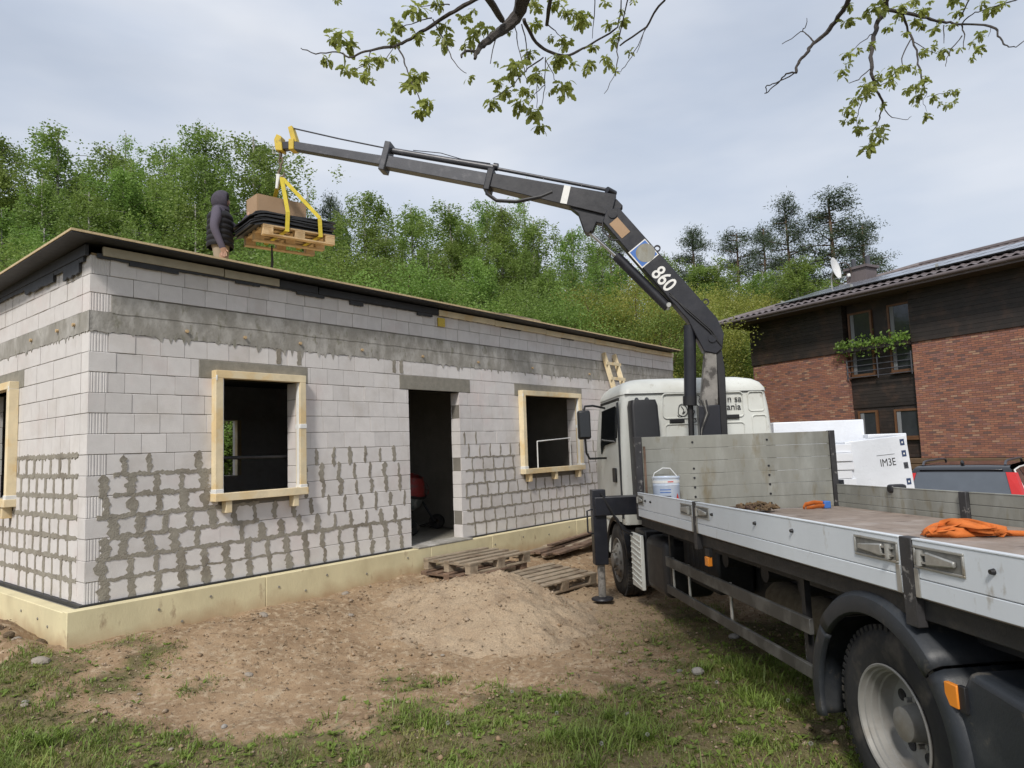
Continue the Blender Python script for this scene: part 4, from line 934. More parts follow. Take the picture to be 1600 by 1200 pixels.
# boom tip, shackle and hook
MB().box((5.66, -.085, 6.50), (5.74, .085, 6.66)).build('tip_collar', m_yellow, crane, bev=.008)
side_poly([(5.62, 6.62), (5.70, 6.87), (5.76, 6.85), (5.70, 6.60)], .06).build('tip_bracket', m_yellow, crane, bev=.006)
MB().box((5.73, -.05, 6.53), (5.86, .05, 6.64)).build('tip_neck', m_crane, crane, bev=.006)
side_poly([(5.84, 6.50), (5.86, 6.72), (5.93, 6.76), (5.97, 6.68), (5.95, 6.52)], .07).build('hook_bracket', m_yellow, crane, bev=.008)
MB().tube([(5.96, 0, 6.62), (6.02, 0, 6.60), (6.02, 0, 6.50), (5.97, 0, 6.50)], .009, 6).build('keeper', m_latch, crane, smooth=True)
m_hook = mat('hook_steel', (.16,.12,.09), .6, metal=.3, var=.3, vs=20, bump=.2)
for i, z in enumerate((6.47, 6.38)):
    P = [(5.90+(.028*math.cos(t) if i % 2 else 0), (0 if i % 2 else .028*math.cos(t)), z+.055*math.sin(t)) for t in np.linspace(0, 2*math.pi, 17)]
    MB().tube(P, .011, 7).build('chain_link', m_hook, crane, smooth=True)
MB().tube([(5.90, 0, 6.34), (5.90, 0, 6.27), (5.93, 0, 6.22), (5.94, 0, 6.17), (5.90, 0, 6.13), (5.85, 0, 6.15), (5.845, 0, 6.20)], [.013, .016, .018, .02, .018, .014, .008], 8).build('hook', m_hook, crane, smooth=True)

# ------------------------------------------------------------------ hanging load
PANG = math.atan2(.62, .78)
def make_pallet(name, label, M, wood, L_=1.2, W_=.8, group=None, nb=5):
    p = thing(name, label, 'pallet', M, group)
    for i in range(nb):
        y = -W_/2+(W_-.1)*i/(nb-1); MB().box((-L_/2, y, .122), (L_/2, y+.1, .144)).build('top_board', wood, p, bev=.002, seg=1)
    for x in (-L_/2, -.0725, L_/2-.145): MB().box((x, -W_/2+.001, .100), (x+.145, W_/2-.001, .1215)).build('stringer', wood, p, bev=.002, seg=1)
    for x in (-L_/2, -.0725, L_/2-.145):
        for y in (-W_/2, -.05, W_/2-.1): MB().box((x+.002, y+.002, .0225), (x+.143, y+.098, .0995)).build('spacer_block', wood, p, bev=.002, seg=1)
    for y in (-W_/2, -.05, W_/2-.1): MB().box((-L_/2, y, 0), (L_/2, y+.1, .022)).build('bottom_board', wood, p, bev=.002, seg=1)
    return p
hookp = CRANE @ Vector((5.90, 0, 6.13)); LZ = 5.06
LOADM = T3(hookp.x+.03, hookp.y+.28, LZ) @ RZ(PANG) @ RX(R(1.5))
make_pallet('hanging_pallet', 'clean light timber pallet hanging from the crane hook above the roof', LOADM, m_pine2, 1.06, .84)
# folded black roofing sheets lying on the pallet
random.seed(5)
sheets = thing('roofing_sheets', 'folded stack of black roofing sheets on the hanging pallet', 'roofing sheets', LOADM)
for k in range(8):
    m = MB(); nx_, ny_ = 16, 8; Lx = random.uniform(1.10, 1.22); Ly = random.uniform(.78, .88); ox = random.uniform(-.09, .02); oy = random.uniform(-.03, .03); P0 = []; P1 = []
    z0 = .146+.026*k; ph = random.uniform(0, 6)
    for j in range(ny_+1):
        r0 = []; r1 = []
        for i in range(nx_+1):
            x = -Lx/2+Lx*i/nx_+ox-.05; y = -Ly/2+Ly*j/ny_+oy
            droop = max(0, abs(x+.0)-.50)**1.35*.5*(1.2 if x < 0 else .8) + max(0, abs(y)-.42)*.3
            z = z0-droop+.010*math.sin(ph+x*5)*(.4+k*.08); r0.append((x, y, z)); r1.append((x, y, z+.018))
        P0.append(r0[::-1]); P1.append(r1)
    m.grid(P0); m.grid(P1)
    edge = [r[0] for r in P1]; 
    def rim(a, b):
        for i in range(len(a)-1): m.add([a[i], a[i+1], b[i+1], b[i]], [(0, 1, 2, 3)])
    rim([r[0] for r in P1], [r[-1] for r in P0]); rim([r[-1] for r in P1], [r[0] for r in P0]); rim(P1[0], P0[0][::-1]); rim(P1[-1], P0[-1][::-1])
    m.build('sheet', m_black, sheets, smooth=True)
cb = thing('cardboard_box', 'open flattened cardboard box lying on the black roofing sheets', 'cardboard box', LOADM @ T3(-.14, .12, .372) @ RZ(R(4)) @ Matrix.Diagonal((.88, .88, 1, 1)))
MB().box((-.42, -.20, 0), (.42, -.19, .30)).build('panel', m_card, cb); MB().box((-.42, .24, 0), (.42, .25, .30)).build('panel', m_card, cb)
MB().box((-.43, -.189, 0), (-.421, .239, .30)).build('panel', m_card, cb); MB().box((.421, -.189, 0), (.43, .239, .30)).build('panel', m_card, cb); MB().box((-.42, -.189, -.002), (.42, .239, .008)).build('bottom', m_card, cb)
LI = LOADM.inverted() @ hookp
def strap(m, pts, w=.03, th=.004):
    pts = [Vector(p) for p in pts]
    for i in range(len(pts)-1): m.beam(pts[i], pts[i+1], w*2, th, up=(0, 1, 0) if abs((pts[i+1]-pts[i]).normalized().y) < .8 else (1, 0, 0))
for nm, lab, xx, in (('lifting_sling', 'yellow lifting sling nearer the man, hooked round the hanging pallet', -.20), ('lifting_sling', 'yellow lifting sling farther from the man, hooked round the hanging pallet', .30)):
    sl = thing(nm, lab, 'sling', LOADM, 'slings round the hanging pallet')
    for sy in (-1, 1):
        m = MB(); strap(m, [LI+Vector((0, sy*.02, .0)), (xx*.95, sy*.435, .36), (xx, sy*.438, .08)]); m.build('web_strap', m_sling, sl)
    MB().box((xx-.03, -.438, .088), (xx+.03, .438, .094)).build('web_under', m_sling, sl)
    MB().cyl(LI+Vector((.03*(1 if xx > 0 else -1), 0, .03)), LI+Vector((.06*(1 if xx > 0 else -1), 0, -.18)), .035, .02, 8).build('sleeve', m_decal_w, sl, smooth=True)
sl = tag(MB().tube([(0, 0, 0), (.01, 0, -.25), (-.02, .01, -.55), (0, .0, -.78)], [.012, .02, .022, .01], 6, flat=.25).build('hanging_strap', m_black, None), 'black strap end dangling below the hanging pallet', 'strap')
sl.matrix_world = LOADM @ T3(-.22, .12, .0)

# ------------------------------------------------------------------ things on the truck bed
bk = thing('metal_bucket', 'white and blue lidded metal paint bucket standing by the truck headboard', 'bucket', TRUCK @ T3(.29, 7.90, DK) @ Matrix.Diagonal((1,1,1.2,1)))
m_tin = mat('tin_print', (.50,.57,.68), .35, var=.06, vs=6, bump=.03, c2=(.58,.62,.66), c2s=5)
MB().lathe([(0, .002), (.140, .002), (.145, .01), (.150, .28), (.153, .285), (.150, .29), (.152, .345), (.158, .35), (.158, .362), (.150, .365), (.145, .355), (0, .352)], 36).build('tin', m_tin, bk, smooth=True)
MB().tube([(-.155, 0, .34), (-.13, 0, .40), (-.03, 0, .445), (.06, 0, .44), (.155, 0, .34)], .005, 6).build('handle', m_decal_w, bk, smooth=True)
MB().lathe([(.1535, .305), (.1535, .33)], 36).build('colour_band', m_decal_w, bk)
def arc_patch(a0, a1, zf0, zf1, r, n=8):
    P = [[(r*math.cos(a0+(a1-a0)*i/n), r*math.sin(a0+(a1-a0)*i/n), zf0(i/n)) for i in range(n+1)], [(r*math.cos(a0+(a1-a0)*i/n), r*math.sin(a0+(a1-a0)*i/n), zf1(i/n)) for i in range(n+1)]]
    return MB().grid(P)
arc_patch(R(-72), R(-38), lambda t: .105, lambda t: .108+.10*(1-abs(2*t-1)), .1525).build('red_triangle', m_decal_r, bk)
arc_patch(R(-100), R(-75), lambda t: .312, lambda t: .322, .1545).build('red_print', m_decal_r, bk)
for z in (.24, .215, .18, .15, .12): arc_patch(R(-135), R(-88), lambda t: z, lambda t: z+.008, .1515).build('print_line', m_decal_b if z > .2 else m_ext, bk)
# heap of rags
rg = MB(); random.seed(3)
for i in range(26):
    c = Vector((random.gauss(0, .10), random.gauss(0, .09), .03)); P = [c+Vector((random.uniform(-.09, .09), random.uniform(-.09, .09), random.uniform(0, .09)*(1-c.length*2.5))) for _ in range(5)]
    for p in P: p.z = max(p.z, .012)
    rg.tube(P, [.008, .016, .02, .014, .006], 6)
m_rag = mat('rag', (.15,.10,.055), .95, var=.5, vs=30, bump=.4, c2=(.07,.04,.03), c2s=12, c3=(.26,.19,.07), c3s=16)
o = rg.build('rag_heap', m_rag, None, smooth=True); o.matrix_world = TRUCK @ T3(1.28, 7.78, DK); tag(o, 'small heap of brown rags and rope on the truck bed', 'rags')
# orange strap with ratchet
rt = thing('ratchet_strap', 'short orange strap loop with blue ratchet below the headboard', 'strap', TRUCK @ T3(2.03, 7.86, DK))
MB().tube([(-.14, 0, .012), (-.10, .03, .05), (0, .02, .07), (.09, 0, .06), (.10, -.03, .03), (0, -.04, .03), (-.12, -.03, .012)], .028, 8, flat=.3).build('webbing', m_orange, rt, smooth=True)
MB().box((.09, -.05, .001), (.17, .05, .085)).build('ratchet', m_decal_b, rt, bev=.01)
sp = thing('strap_bundle', 'crumpled pile of orange lashing straps near the truck side', 'strap', TRUCK @ T3(1.66, 5.0, DK) @ RZ(R(-22)))
random.seed(21)
def ribbon(m, pts, w):
    P = [Vector(p) for p in pts]; Q = []
    for i in range(len(P)-1):
        p0, p1, p2, p3 = P[max(i-1,0)], P[i], P[i+1], P[min(i+2, len(P)-1)]
        for k in range(6):
            t = k/6; Q.append(.5*((2*p1)+(p2-p0)*t+(2*p0-5*p1+4*p2-p3)*t*t+(3*p1-p0-3*p2+p3)*t**3))
    Q.append(P[-1]); A = []; B = []
    ph = random.uniform(0, 6)
    for i, q in enumerate(Q):
        d = (Q[min(i+1, len(Q)-1)]-Q[max(i-1, 0)]).normalized(); tw = ph+i*.10
        s = d.cross(Vector((0, 0, 1)));
        s = s.normalized() if s.length > 1e-3 else Vector((1, 0, 0)); n_ = s.cross(d); e = s*math.cos(tw)+n_*math.sin(tw)
        a, b = q-e*w/2, q+e*w/2; a.z = max(a.z, .004); b.z = max(b.z, .004); A.append(a); B.append(b)
    m.grid([A, B])
for i in range(9):
    x = -.27; pts = []; z = .02+.012*i; sgn = 1 if i % 2 else -1
    for k in range(6):
        t = k/5; pts.append(((-.26+.52*t)*sgn+random.uniform(-.03, .03), random.uniform(-.09, .09), max(.015, z*.9*(1-(2*t-1)**2*.6)+random.uniform(-.01, .02))))
    m = MB(); ribbon(m, pts, .062); o = m.build('webbing_fold', m_orange, sp, smooth=True); o.modifiers.new('t', 'SOLIDIFY').thickness = .004
m = MB(); ribbon(m, [(.2, 0, .03), (.45, -.03, .02), (.7, -.05, .012), (1.0, -.09, .012)], .045); o = m.build('webbing_tail', m_orange, sp, smooth=True); o.modifiers.new('t', 'SOLIDIFY').thickness = .004

# ------------------------------------------------------------------ man on the roof
u_m, v_m = hlocal(-4.16, 9.97)
roof_z = HC.z + rp(float(u_m), float(v_m))[2] + .023
MAN = T3(-4.16, 9.97, roof_z) @ RZ(R(14))
man = thing('person', 'person in dark hood, black padded vest and beige trousers guiding the load', 'person', MAN)
def skin_body():
    V_ = []; E_ = []; Rr = []
    def v(p, r, par=None):
        V_.append(p); Rr.append(r if isinstance(r, tuple) else (r, r))
        if par is not None: E_.append((par, len(V_)-1))
        return len(V_)-1
    pel = v((0, 0, .95), (.135, .165)); sp1 = v((-.01, 0, 1.12), (.125, .15), pel); chs = v((0, 0, 1.32), (.135, .175), sp1); nk = v((.01, 0, 1.47), .065, chs); hd0 = v((.025, 0, 1.56), .085, nk); v((.025, 0, 1.66), .08, hd0)
    for s in (-1, 1):
        hp = v((0, s*.10, .88), .105, pel); kn = v((.03, s*.12, .49), .072, hp); an = v((-.01, s*.13, .10), .05, kn); v((.15, s*.15, .05), (.04, .045), an)
    sh = v((-.01, -.20, 1.40), .085, chs); el = v((-.05, -.27, 1.13), .065, sh); wr = v((.05, -.26, .88), .046, el); pa = v((.075, -.245, .81), (.024, .04), wr)
    hand(v, pa, Vector((.075, -.245, .81)), Vector((.15, 0, -.99)), Vector((1, 0, .1)), Vector((0, -1, 0)))
    sh = v((.0, .19, 1.40), .08, chs); el = v((.22, .17, 1.22), .058, sh); wr = v((.36, .0, 1.37), .042, el); pa = v((.415, -.05, 1.42), (.024, .04), wr)
    hand(v, pa, Vector((.415, -.05, 1.42)), Vector((.8, -.45, .3)), Vector((-.3, .1, .95)), Vector((.5, .8, .0)))
    return V_, E_, Rr
def hand(v, pa, p, d, side, nrm):
    d = d.normalized(); side = side.normalized()
    for i, (o_, l) in enumerate(((-.03, .062), (-.01, .075), (.01, .078), (.03, .07))):
        b = p+d*.04+side*o_; k = v(tuple(b), .0095, pa); k2 = v(tuple(b+d*l*.5+nrm*.008), .009, k); v(tuple(b+d*l*.85+nrm*.03), .008, k2)
    b = p+side*.04; k = v(tuple(b), .011, pa); v(tuple(b+d*.035+side*.02+nrm*.015), .009, k)
V_, E_, Rr = skin_body()
me = bpy.data.meshes.new('body'); me.from_pydata(V_, E_, []); bo = bpy.data.objects.new('body', me); col.objects.link(bo); bo.parent = man
sk_ = bo.modifiers.new('skin', 'SKIN'); sk_.use_smooth_shade = True
for i, d in enumerate(me.skin_vertices[0].data): d.radius = Rr[i]; d.use_root = (i == 0)
ss = bo.modifiers.new('sub', 'SUBSURF'); ss.levels = 2; ss.render_levels = 2
def man_mat():
    m = bpy.data.materials.new('clothes_and_skin'); m.use_nodes = True; t = m.node_tree; b = t.nodes['Principled BSDF']; K = t.links.new; b.inputs['Roughness'].default_value = .85
    oc = t.nodes.new('ShaderNodeTexCoord').outputs['Object']; sx = t.nodes.new('ShaderNodeSeparateXYZ'); K(oc, sx.inputs[0])
    def lt(sock, v):
        q = t.nodes.new('ShaderNodeMath'); q.operation = 'LESS_THAN'; K(sock, q.inputs[0]); q.inputs[1].default_value = v; return q.outputs[0]
    def dist(p, r):
        q = t.nodes.new('ShaderNodeVectorMath'); q.operation = 'DISTANCE'; K(oc, q.inputs[0]); q.inputs[1].default_value = p; return lt(q.outputs['Value'], r)
    def mix(f, a, c):
        x = t.nodes.new('ShaderNodeMix'); x.data_type = 'RGBA'; K(f, x.inputs[0])
        for i, q in ((6, a), (7, c)):
            if isinstance(q, tuple): x.inputs[i].default_value = (*q, 1)
            else: K(q, x.inputs[i])
        return x.outputs[2]
    ab = t.nodes.new('ShaderNodeMath'); ab.operation = 'ABSOLUTE'; K(sx.outputs[1], ab.inputs[0]); an_ = t.nodes.new('ShaderNodeMath'); an_.operation = 'MULTIPLY'; K(lt(sx.outputs[2], 1.0), an_.inputs[0]); K(lt(ab.outputs[0], .205), an_.inputs[1])
    c = mix(an_.outputs[0], (.085,.075,.105), (.29,.235,.17))            # sleeves, trousers
    c = mix(dist((.095, -.245, .745), .10), c, (.42,.26,.19)); c = mix(dist((.46, -.08, 1.44), .10), c, (.42,.26,.19))
    c = mix(dist((.03, 0, 1.62), .15), c, (.42,.26,.19)); c = mix(lt(sx.outputs[2], .1), c, (.05,.04,.035)); K(c, b.inputs['Base Color']); return m
me.materials.append(man_mat())
vest = MB(); P = []
for i in range(43):
    t = i/42; z = .90+.56*t; puff = .016*abs(math.sin(t*math.pi*7)); 
    rx = .175-.012*t+puff; ry = (.222-.01*abs(t-.4))+puff
    if t > .86: k = (t-.86)/.14; rx *= 1-.45*k; ry *= 1-.52*k
    P.append([(rx*math.cos(a)-.005, ry*math.sin(a), z) for a in np.linspace(0, 2*math.pi, 33)])
vest.grid(P); m_vest = mat('padded_vest', (.007,.007,.010), .75, var=.25, vs=20, bump=.3, bs=40)
vo = vest.build('padded_vest', m_vest, man, smooth=True)
hood = MB(); P = []
for i in range(13):
    th = R(52)+(math.pi-R(52))*i/12        # open towards +x
    P.append([(.015+.135*math.cos(th), .118*math.sin(th)*math.cos(a), 1.605+.150*math.sin(th)*math.sin(a)) for a in np.linspace(0, 2*math.pi, 25)])
hood.grid(P); m_hood = mat('hood_cloth', (.050,.044,.062), .9, var=.2, vs=20, bump=.4, bs=50)
ho = hood.build('hood', m_hood, man, smooth=True); ho.modifiers.new('t', 'SOLIDIFY').thickness = .012
MB().lathe([(.105, 1.43), (.125, 1.46), (.12, 1.50), (.10, 1.53)], 24, T3(.0, 0, 0)).build('collar', m_hood, man, smooth=True)
m_skin = mat('skin', (.42,.26,.19), .6, var=.08, bump=.05)
fc = MB(); fc.prism([(.105, -.016, 1.575), (.105, .016, 1.575), (.105, .007, 1.625), (.105, -.007, 1.625)], (.022, 0, -.008)); fc.ell((.10, 0, 1.55), (.012, .026, .006)); fc.build('nose_and_mouth', m_skin, man, smooth=True)
for s in (-1, 1): MB().ell((.100, s*.032, 1.622), (.010, .014, .008)).build('eye', m_decal_k, man, smooth=True)
# ------------------------------------------------------------------ brick house on the right
BD = Vector((-.492, .870, 0)).normalized(); BN = Vector((BD.y, -BD.x, 0)); BO = Vector((13.16, 22.9, 0))
BRICK = Matrix(((-BD.x, BN.x, 0, BO.x), (-BD.y, BN.y, 0, BO.y), (0, 0, 1, 0), (0, 0, 0, 1)))
bh = thing('brick_house', 'two-storey house of mottled red brick with dark boarded upper floor', 'house', BRICK)
def brick_mat():
    m = bpy.data.materials.new('mottled_brick'); m.use_nodes = True; t = m.node_tree; b = t.nodes['Principled BSDF']; K = t.links.new; b.inputs['Roughness'].default_value = .9
    oc = t.nodes.new('ShaderNodeTexCoord').outputs['Object']; s = t.nodes.new('ShaderNodeSeparateXYZ'); K(oc, s.inputs[0]); c = t.nodes.new('ShaderNodeCombineXYZ')
    ad = t.nodes.new('ShaderNodeMath'); ad.operation = 'ADD'; K(s.outputs[0], ad.inputs[0]); K(s.outputs[1], ad.inputs[1]); K(ad.outputs[0], c.inputs[0]); K(s.outputs[2], c.inputs[1])
    br = t.nodes.new('ShaderNodeTexBrick'); br.inputs['Scale'].default_value = 1; br.inputs['Brick Width'].default_value = .215; br.inputs['Row Height'].default_value = .065; br.inputs['Mortar Size'].default_value = .007; br.inputs['Mortar Smooth'].default_value = .3
    br.inputs['Color1'].default_value = (0, 0, 0, 1); br.inputs['Color2'].default_value = (1, 1, 1, 1); br.inputs['Mortar'].default_value = (.5, .5, .5, 1); K(c.outputs[0], br.inputs['Vector'])
    rp_ = t.nodes.new('ShaderNodeValToRGB'); rp_.color_ramp.interpolation = 'CONSTANT'; e = rp_.color_ramp.elements
    cols = [(0, (.14,.08,.07)), (.08, (.24,.105,.072)), (.3, (.29,.125,.08)), (.5, (.215,.095,.072)), (.62, (.31,.15,.095)), (.78, (.255,.125,.10)), (.93, (.35,.21,.14))]
    e[0].position = 0; e[0].color = (*cols[0][1], 1); e[1].position = cols[1][0]; e[1].color = (*cols[1][1], 1)
    for p, q in cols[2:]: x = e.new(p); x.color = (*q, 1)
    K(br.outputs['Color'], rp_.inputs[0]); mx = t.nodes.new('ShaderNodeMix'); mx.data_type = 'RGBA'; K(br.outputs['Fac'], mx.inputs[0]); K(rp_.outputs[0], mx.inputs[6]); mx.inputs[7].default_value = (.10,.07,.06,1); K(mx.outputs[2], b.inputs['Base Color'])
    bn = t.nodes.new('ShaderNodeBump'); bn.inputs['Strength'].default_value = .8; bn.inputs['Distance'].default_value = .012; bn.invert = True; K(br.outputs['Fac'], bn.inputs['Height']); K(bn.outputs[0], b.inputs['Normal']); return m
m_brick = brick_mat()
m_clad = mat('dark_cladding', (.022,.017,.015), .6, var=.3, vs=3, bump=.2, bs=30, rnd=.2, c2=(.038,.024,.018), c2s=1.5)
m_skirt = mat('brown_log', (.125,.08,.045), .75, var=.3, vs=5, bump=.3, rnd=.15)
m_winframe = mat('brown_frame', (.12,.058,.028), .5, var=.2, bump=.1)
m_curtain = mat('net_curtain', (.18,.19,.20), .8, var=.3, vs=6, bump=0, stretch=(6,6,.3))
m_tile = mat('roof_tile', (.125,.105,.108), .6, var=.2, vs=3, bump=.15, bs=30)
m_soffit = mat('soffit_board', (.06,.042,.032), .7, var=.2, bump=.1)
m_panel = mat('solar_glass', (.30,.32,.37), .22, metal=.65, var=.1, bump=0)
XL, XR, DY = -6.6, 9.5, 9.0
MB().box((XL, 0, 1.18), (-2.4, .3, 4.95)).build('brick_wall', m_brick, bh); MB().box((0, 0, 1.18), (XR, .3, 4.95)).build('brick_wall', m_brick, bh)
MB().box((XL, .301, 1.18), (XL+.3, DY, 4.95)).build('brick_wall', m_brick, bh); MB().box((XR-.3, .301, 1.18), (XR, DY, 4.95)).build('brick_wall', m_brick, bh); MB().box((XL+.3, DY-.3, 1.18), (XR-.3, DY, 6.9)).build('brick_wall', m_brick, bh)
for i in range(8):
    z = -.35+.19*i
    if z+.185 <= 1.18: MB().box((XL-.03, -.03, z), (XR+.03, DY+.03, z+.185)).build('plinth_log', m_skirt, bh, bev=.03)
MB().box((-2.4, .22, 1.18), (0, .34, 6.9)).build('recess_wall', m_clad, bh)
for i in range(14):
    z = 4.95+.14*i
    for a, b in ((XL-.04, -2.42), (.02, XR+.04)): MB().box((a, -.05+.006*(i % 2), z), (b, .28, z+.134)).build('cladding_board', m_clad, bh)
    MB().box((XL-.04, .285, z), (XL+.2, DY, z+.134)).build('cladding_board', m_clad, bh)
for i in range(24):
    z = 1.2+.115*i
    if 1.82 < z < 2.85 or z > 3.95: continue
    MB().box((-2.395, .18, z), (-.005, .219, z+.108)).build('recess_board', m_clad, bh)
for z in np.arange(1.83, 2.8, .115): MB().box((-1.46, .181, float(z)), (-.90, .218, float(z)+.108)).build('recess_board', m_clad, bh)
m_pane = mat('window_pane', (.05,.055,.065), .05, metal=.35, var=.3, vs=2, bump=0)
def bwin(x0, x1, z0, z1, y=.12):
    w = empty('window', parent=bh); f = .07
    for n_, a, b, c, d in (('frame', x0, x0+f, z0, z1), ('frame', x1-f, x1, z0, z1), ('frame', x0+f, x1-f, z1-f, z1), ('frame', x0+f, x1-f, z0, z0+f)): MB().box((a, y, c), (b, y+.09, d)).build(n_, m_winframe, w)
    MB().box((x0+f, y+.03, z0+f), (x1-f, y+.045, z1-f)).build('pane', m_pane, w); MB().box((x0-.03, y-.06, z0-.06), (x1+.03, y+.1, z0-.004)).build('sill', m_winframe, w)
    MB().box((x0+f+.02, y+.022, z0+f), (x0+f+.15, y+.029, z1-f)).build('curtain', m_curtain, w)
bwin(-2.20, -1.48, 1.85, 2.82); bwin(-.88, -.02, 1.83, 2.80); bwin(-2.32, -1.42, 4.05, 6.32); bwin(-.84, -.02, 4.05, 6.35)
rl = empty('balcony_rail', parent=bh)
for x in (-2.36, -1.22, -.04, ): MB().cyl((x, -.04, 3.92), (x, -.04, 4.68), .022, n=8).build('rail_post', m_ext, rl)
for z in (4.0, 4.2, 4.4, 4.6): MB().cyl((-2.40, -.04, z), (0.0, -.04, z), .016, n=8).build('rail_bar', m_ext, rl)
fb = thing('flower_box', 'window box of trailing green plants on the brick house', 'flower box', BRICK @ T3(-1.25, -.14, 4.88))
MB().box((-1.25, -.12, 0), (1.25, .12, .17)).build('trough', m_clad, fb, bev=.01)
def leaf_cloud(name, mt, centres, size, parent=None, up=.3, aspect=.62, seed=1):
    """many small pointed leaf faces; centres (n,3)"""
    g = np.random.default_rng(seed); n = len(centres); a = g.normal(size=(n, 3)); a[:, 2] += -up; a /= np.linalg.norm(a, axis=1)[:, None]
    b = np.cross(a, g.normal(size=(n, 3))); b /= np.linalg.norm(b, axis=1)[:, None]; s = size*g.uniform(.6, 1.35, (n, 1))
    V0 = centres-a*s*.5; V1 = centres+b*s*.5*aspect; V2 = centres+a*s*.5; V3 = centres-b*s*.5*aspect
    Vv = np.stack([V0, V1, V2, V3], 1).reshape(-1, 3); F = np.arange(4*n).reshape(n, 4)
    return place(name, np_mesh(name, Vv, F), mt, parent)
g = np.random.default_rng(4); n = 900
c = np.stack([g.uniform(-1.4, 1.3, n), g.normal(-.06, .10, n), .14+np.abs(g.normal(0, .15, n))*np.sign(g.uniform(-.25, 1, n))], 1); leaf_cloud('plants', m_leaf, c, .11, fb)
# roof: profiled tile sheets over a hip, gutter, soffit
OV = .9; ez = 6.78; tanp = math.tan(R(17)); half = (DY+2*OV)/2
rf = empty('roof', parent=bh); x0, x1 = XL-OV, XR+OV; y0 = -OV
xs_ = np.arange(x0, x1+.01, .05); rows = []
t = 0; k = 0
while t < half:
    rows.append((t, .0)); t += .36
    rows.append((min(t-.02, half), -.0)); 
P = []
for i, (tt, _) in enumerate(rows):
    lift = .045 if i % 2 == 0 else .0
    a, b = x0+tt, x1-tt; P.append([(min(max(float(x), a), b), y0+tt, ez+tt*tanp+.03*math.sin(2*math.pi*x/.3)+.03+lift) for x in xs_])
MB().grid(P).build('tile_sheet', m_tile, rf, smooth=False)
def tri_roof(pts, name='tile_sheet'):
    m = MB(); m.add(pts, [tuple(range(len(pts)))]); return m.build(name, m_tile, rf)
rz = ez+half*tanp; yb = y0+2*half
tri_roof([(x0, y0, ez), (x0+half, y0+half, rz), (x0, yb, ez)]); tri_roof([(x1, y0, ez), (x1, yb, ez), (x1-half, y0+half, rz)]); tri_roof([(x0, yb, ez), (x0+half, y0+half, rz), (x1-half, y0+half, rz), (x1, yb, ez)])
hp = MB(); hp.tube([(x0, y0, ez+.06), (x0+half, y0+half, rz+.09), (x1-half, y0+half, rz+.09)], .09, 8); hp.build('ridge_cap', m_tile, rf, smooth=True)
MB().box((x0, y0, ez-.13), (x1, yb, ez-.10)).build('soffit', m_soffit, rf); MB().box((x0-.01, y0-.03, ez-.16), (x1, y0, ez-.0)).build('fascia', m_tile, rf); MB().box((x0-.03, y0, ez-.16), (x0, yb, ez)).build('fascia', m_tile, rf)
MB().tube([(x0-.05, y0-.09, ez-.04), (x1, y0-.09, ez-.04)], .06, 10).build('gutter', m_tile, rf, smooth=True)
MB().tube([(XL-.06, .1, 6.6), (XL-.06, .1, 5.9), (XL-.06, .1, .2)], .04, 8).build('downpipe', m_tile, rf, smooth=True)
for r_ in range(2):
    for i in range(9):
        a = -5.2+1.04*i+.35*r_; tt = .75+1.1*r_+.0; q = math.cos(R(20)); m = MB(); M_ = T3(a, y0+tt, ez+tt*tanp+.15) @ RX(R(17))
        if a+1.0 > x1-tt-1.2: continue
        sp_ = empty('solar_panel', parent=rf, M=M_); MB().box((0, 0, 0), (1.02, 1.08, .035)).build('panel_frame', m_steel_dk, sp_); MB().box((.02, .02, .0352), (1.0, 1.06, .038)).build('panel_glass', m_panel, sp_)
for x in (-5.0, -2, 1, 4): MB().box((x, y0+.85, ez+.3), (x+.05, y0+.95, ez+.55)).build('panel_foot', m_latch, rf)
BI = BRICK.inverted()
cp = BI @ pix(1345, 416, 27.5); ch = empty('chimney', parent=bh)
ch_z = 8.2
MB().box((cp.x-.42, cp.y-.35, 6.9), (cp.x+.42, cp.y+.35, cp.z-.15)).build('chimney_stack', m_tile, ch); MB().box((cp.x-.5, cp.y-.42, cp.z-.15), (cp.x+.5, cp.y+.42, cp.z-.05)).build('chimney_cap', m_tile, ch)
for dx in (-.3, .3): MB().cyl((cp.x+dx, cp.y, cp.z-.05), (cp.x+dx, cp.y, cp.z+.35), .09, n=12).build('flue', m_ext, ch)
m = MB(); m.tube([(cp.x-.6+.0*i, cp.y-.45, cp.z-.2)for i in range(2)] and [(cp.x-.55+.42*math.cos(a), cp.y-.45, cp.z-.2+.42*math.sin(a)) for a in np.linspace(0, 6.283, 24)], .02, 6); m.build('wire_ring', m_soffit, ch, smooth=True)
dp_ = pix(1303, 420, 26.5); ds = thing('satellite_dish', 'white satellite dish on the brick house roof beside the chimney', 'satellite dish', T3(*dp_) @ RZ(R(44)))
MB().lathe([(0, 0), (.15, .01), (.30, .04), (.42, .085), (.43, .085), (.30, .03), (0, -.012)], 32, RX(R(80))).build('dish', m_decal_w, ds, smooth=True)
MB().tube([(0, .03, -.05), (0, .12, -.3), (0, .14, -1.4)], .03, 8).build('mast', m_latch, ds, smooth=True); MB().tube([(0, 0, -.4), (0, -.5, -.38)], .015, 6).build('feed_arm', m_latch, ds); MB().box((-.05, -.58, -.42), (.05, -.48, -.3)).build('receiver', m_decal_w, ds, bev=.02)

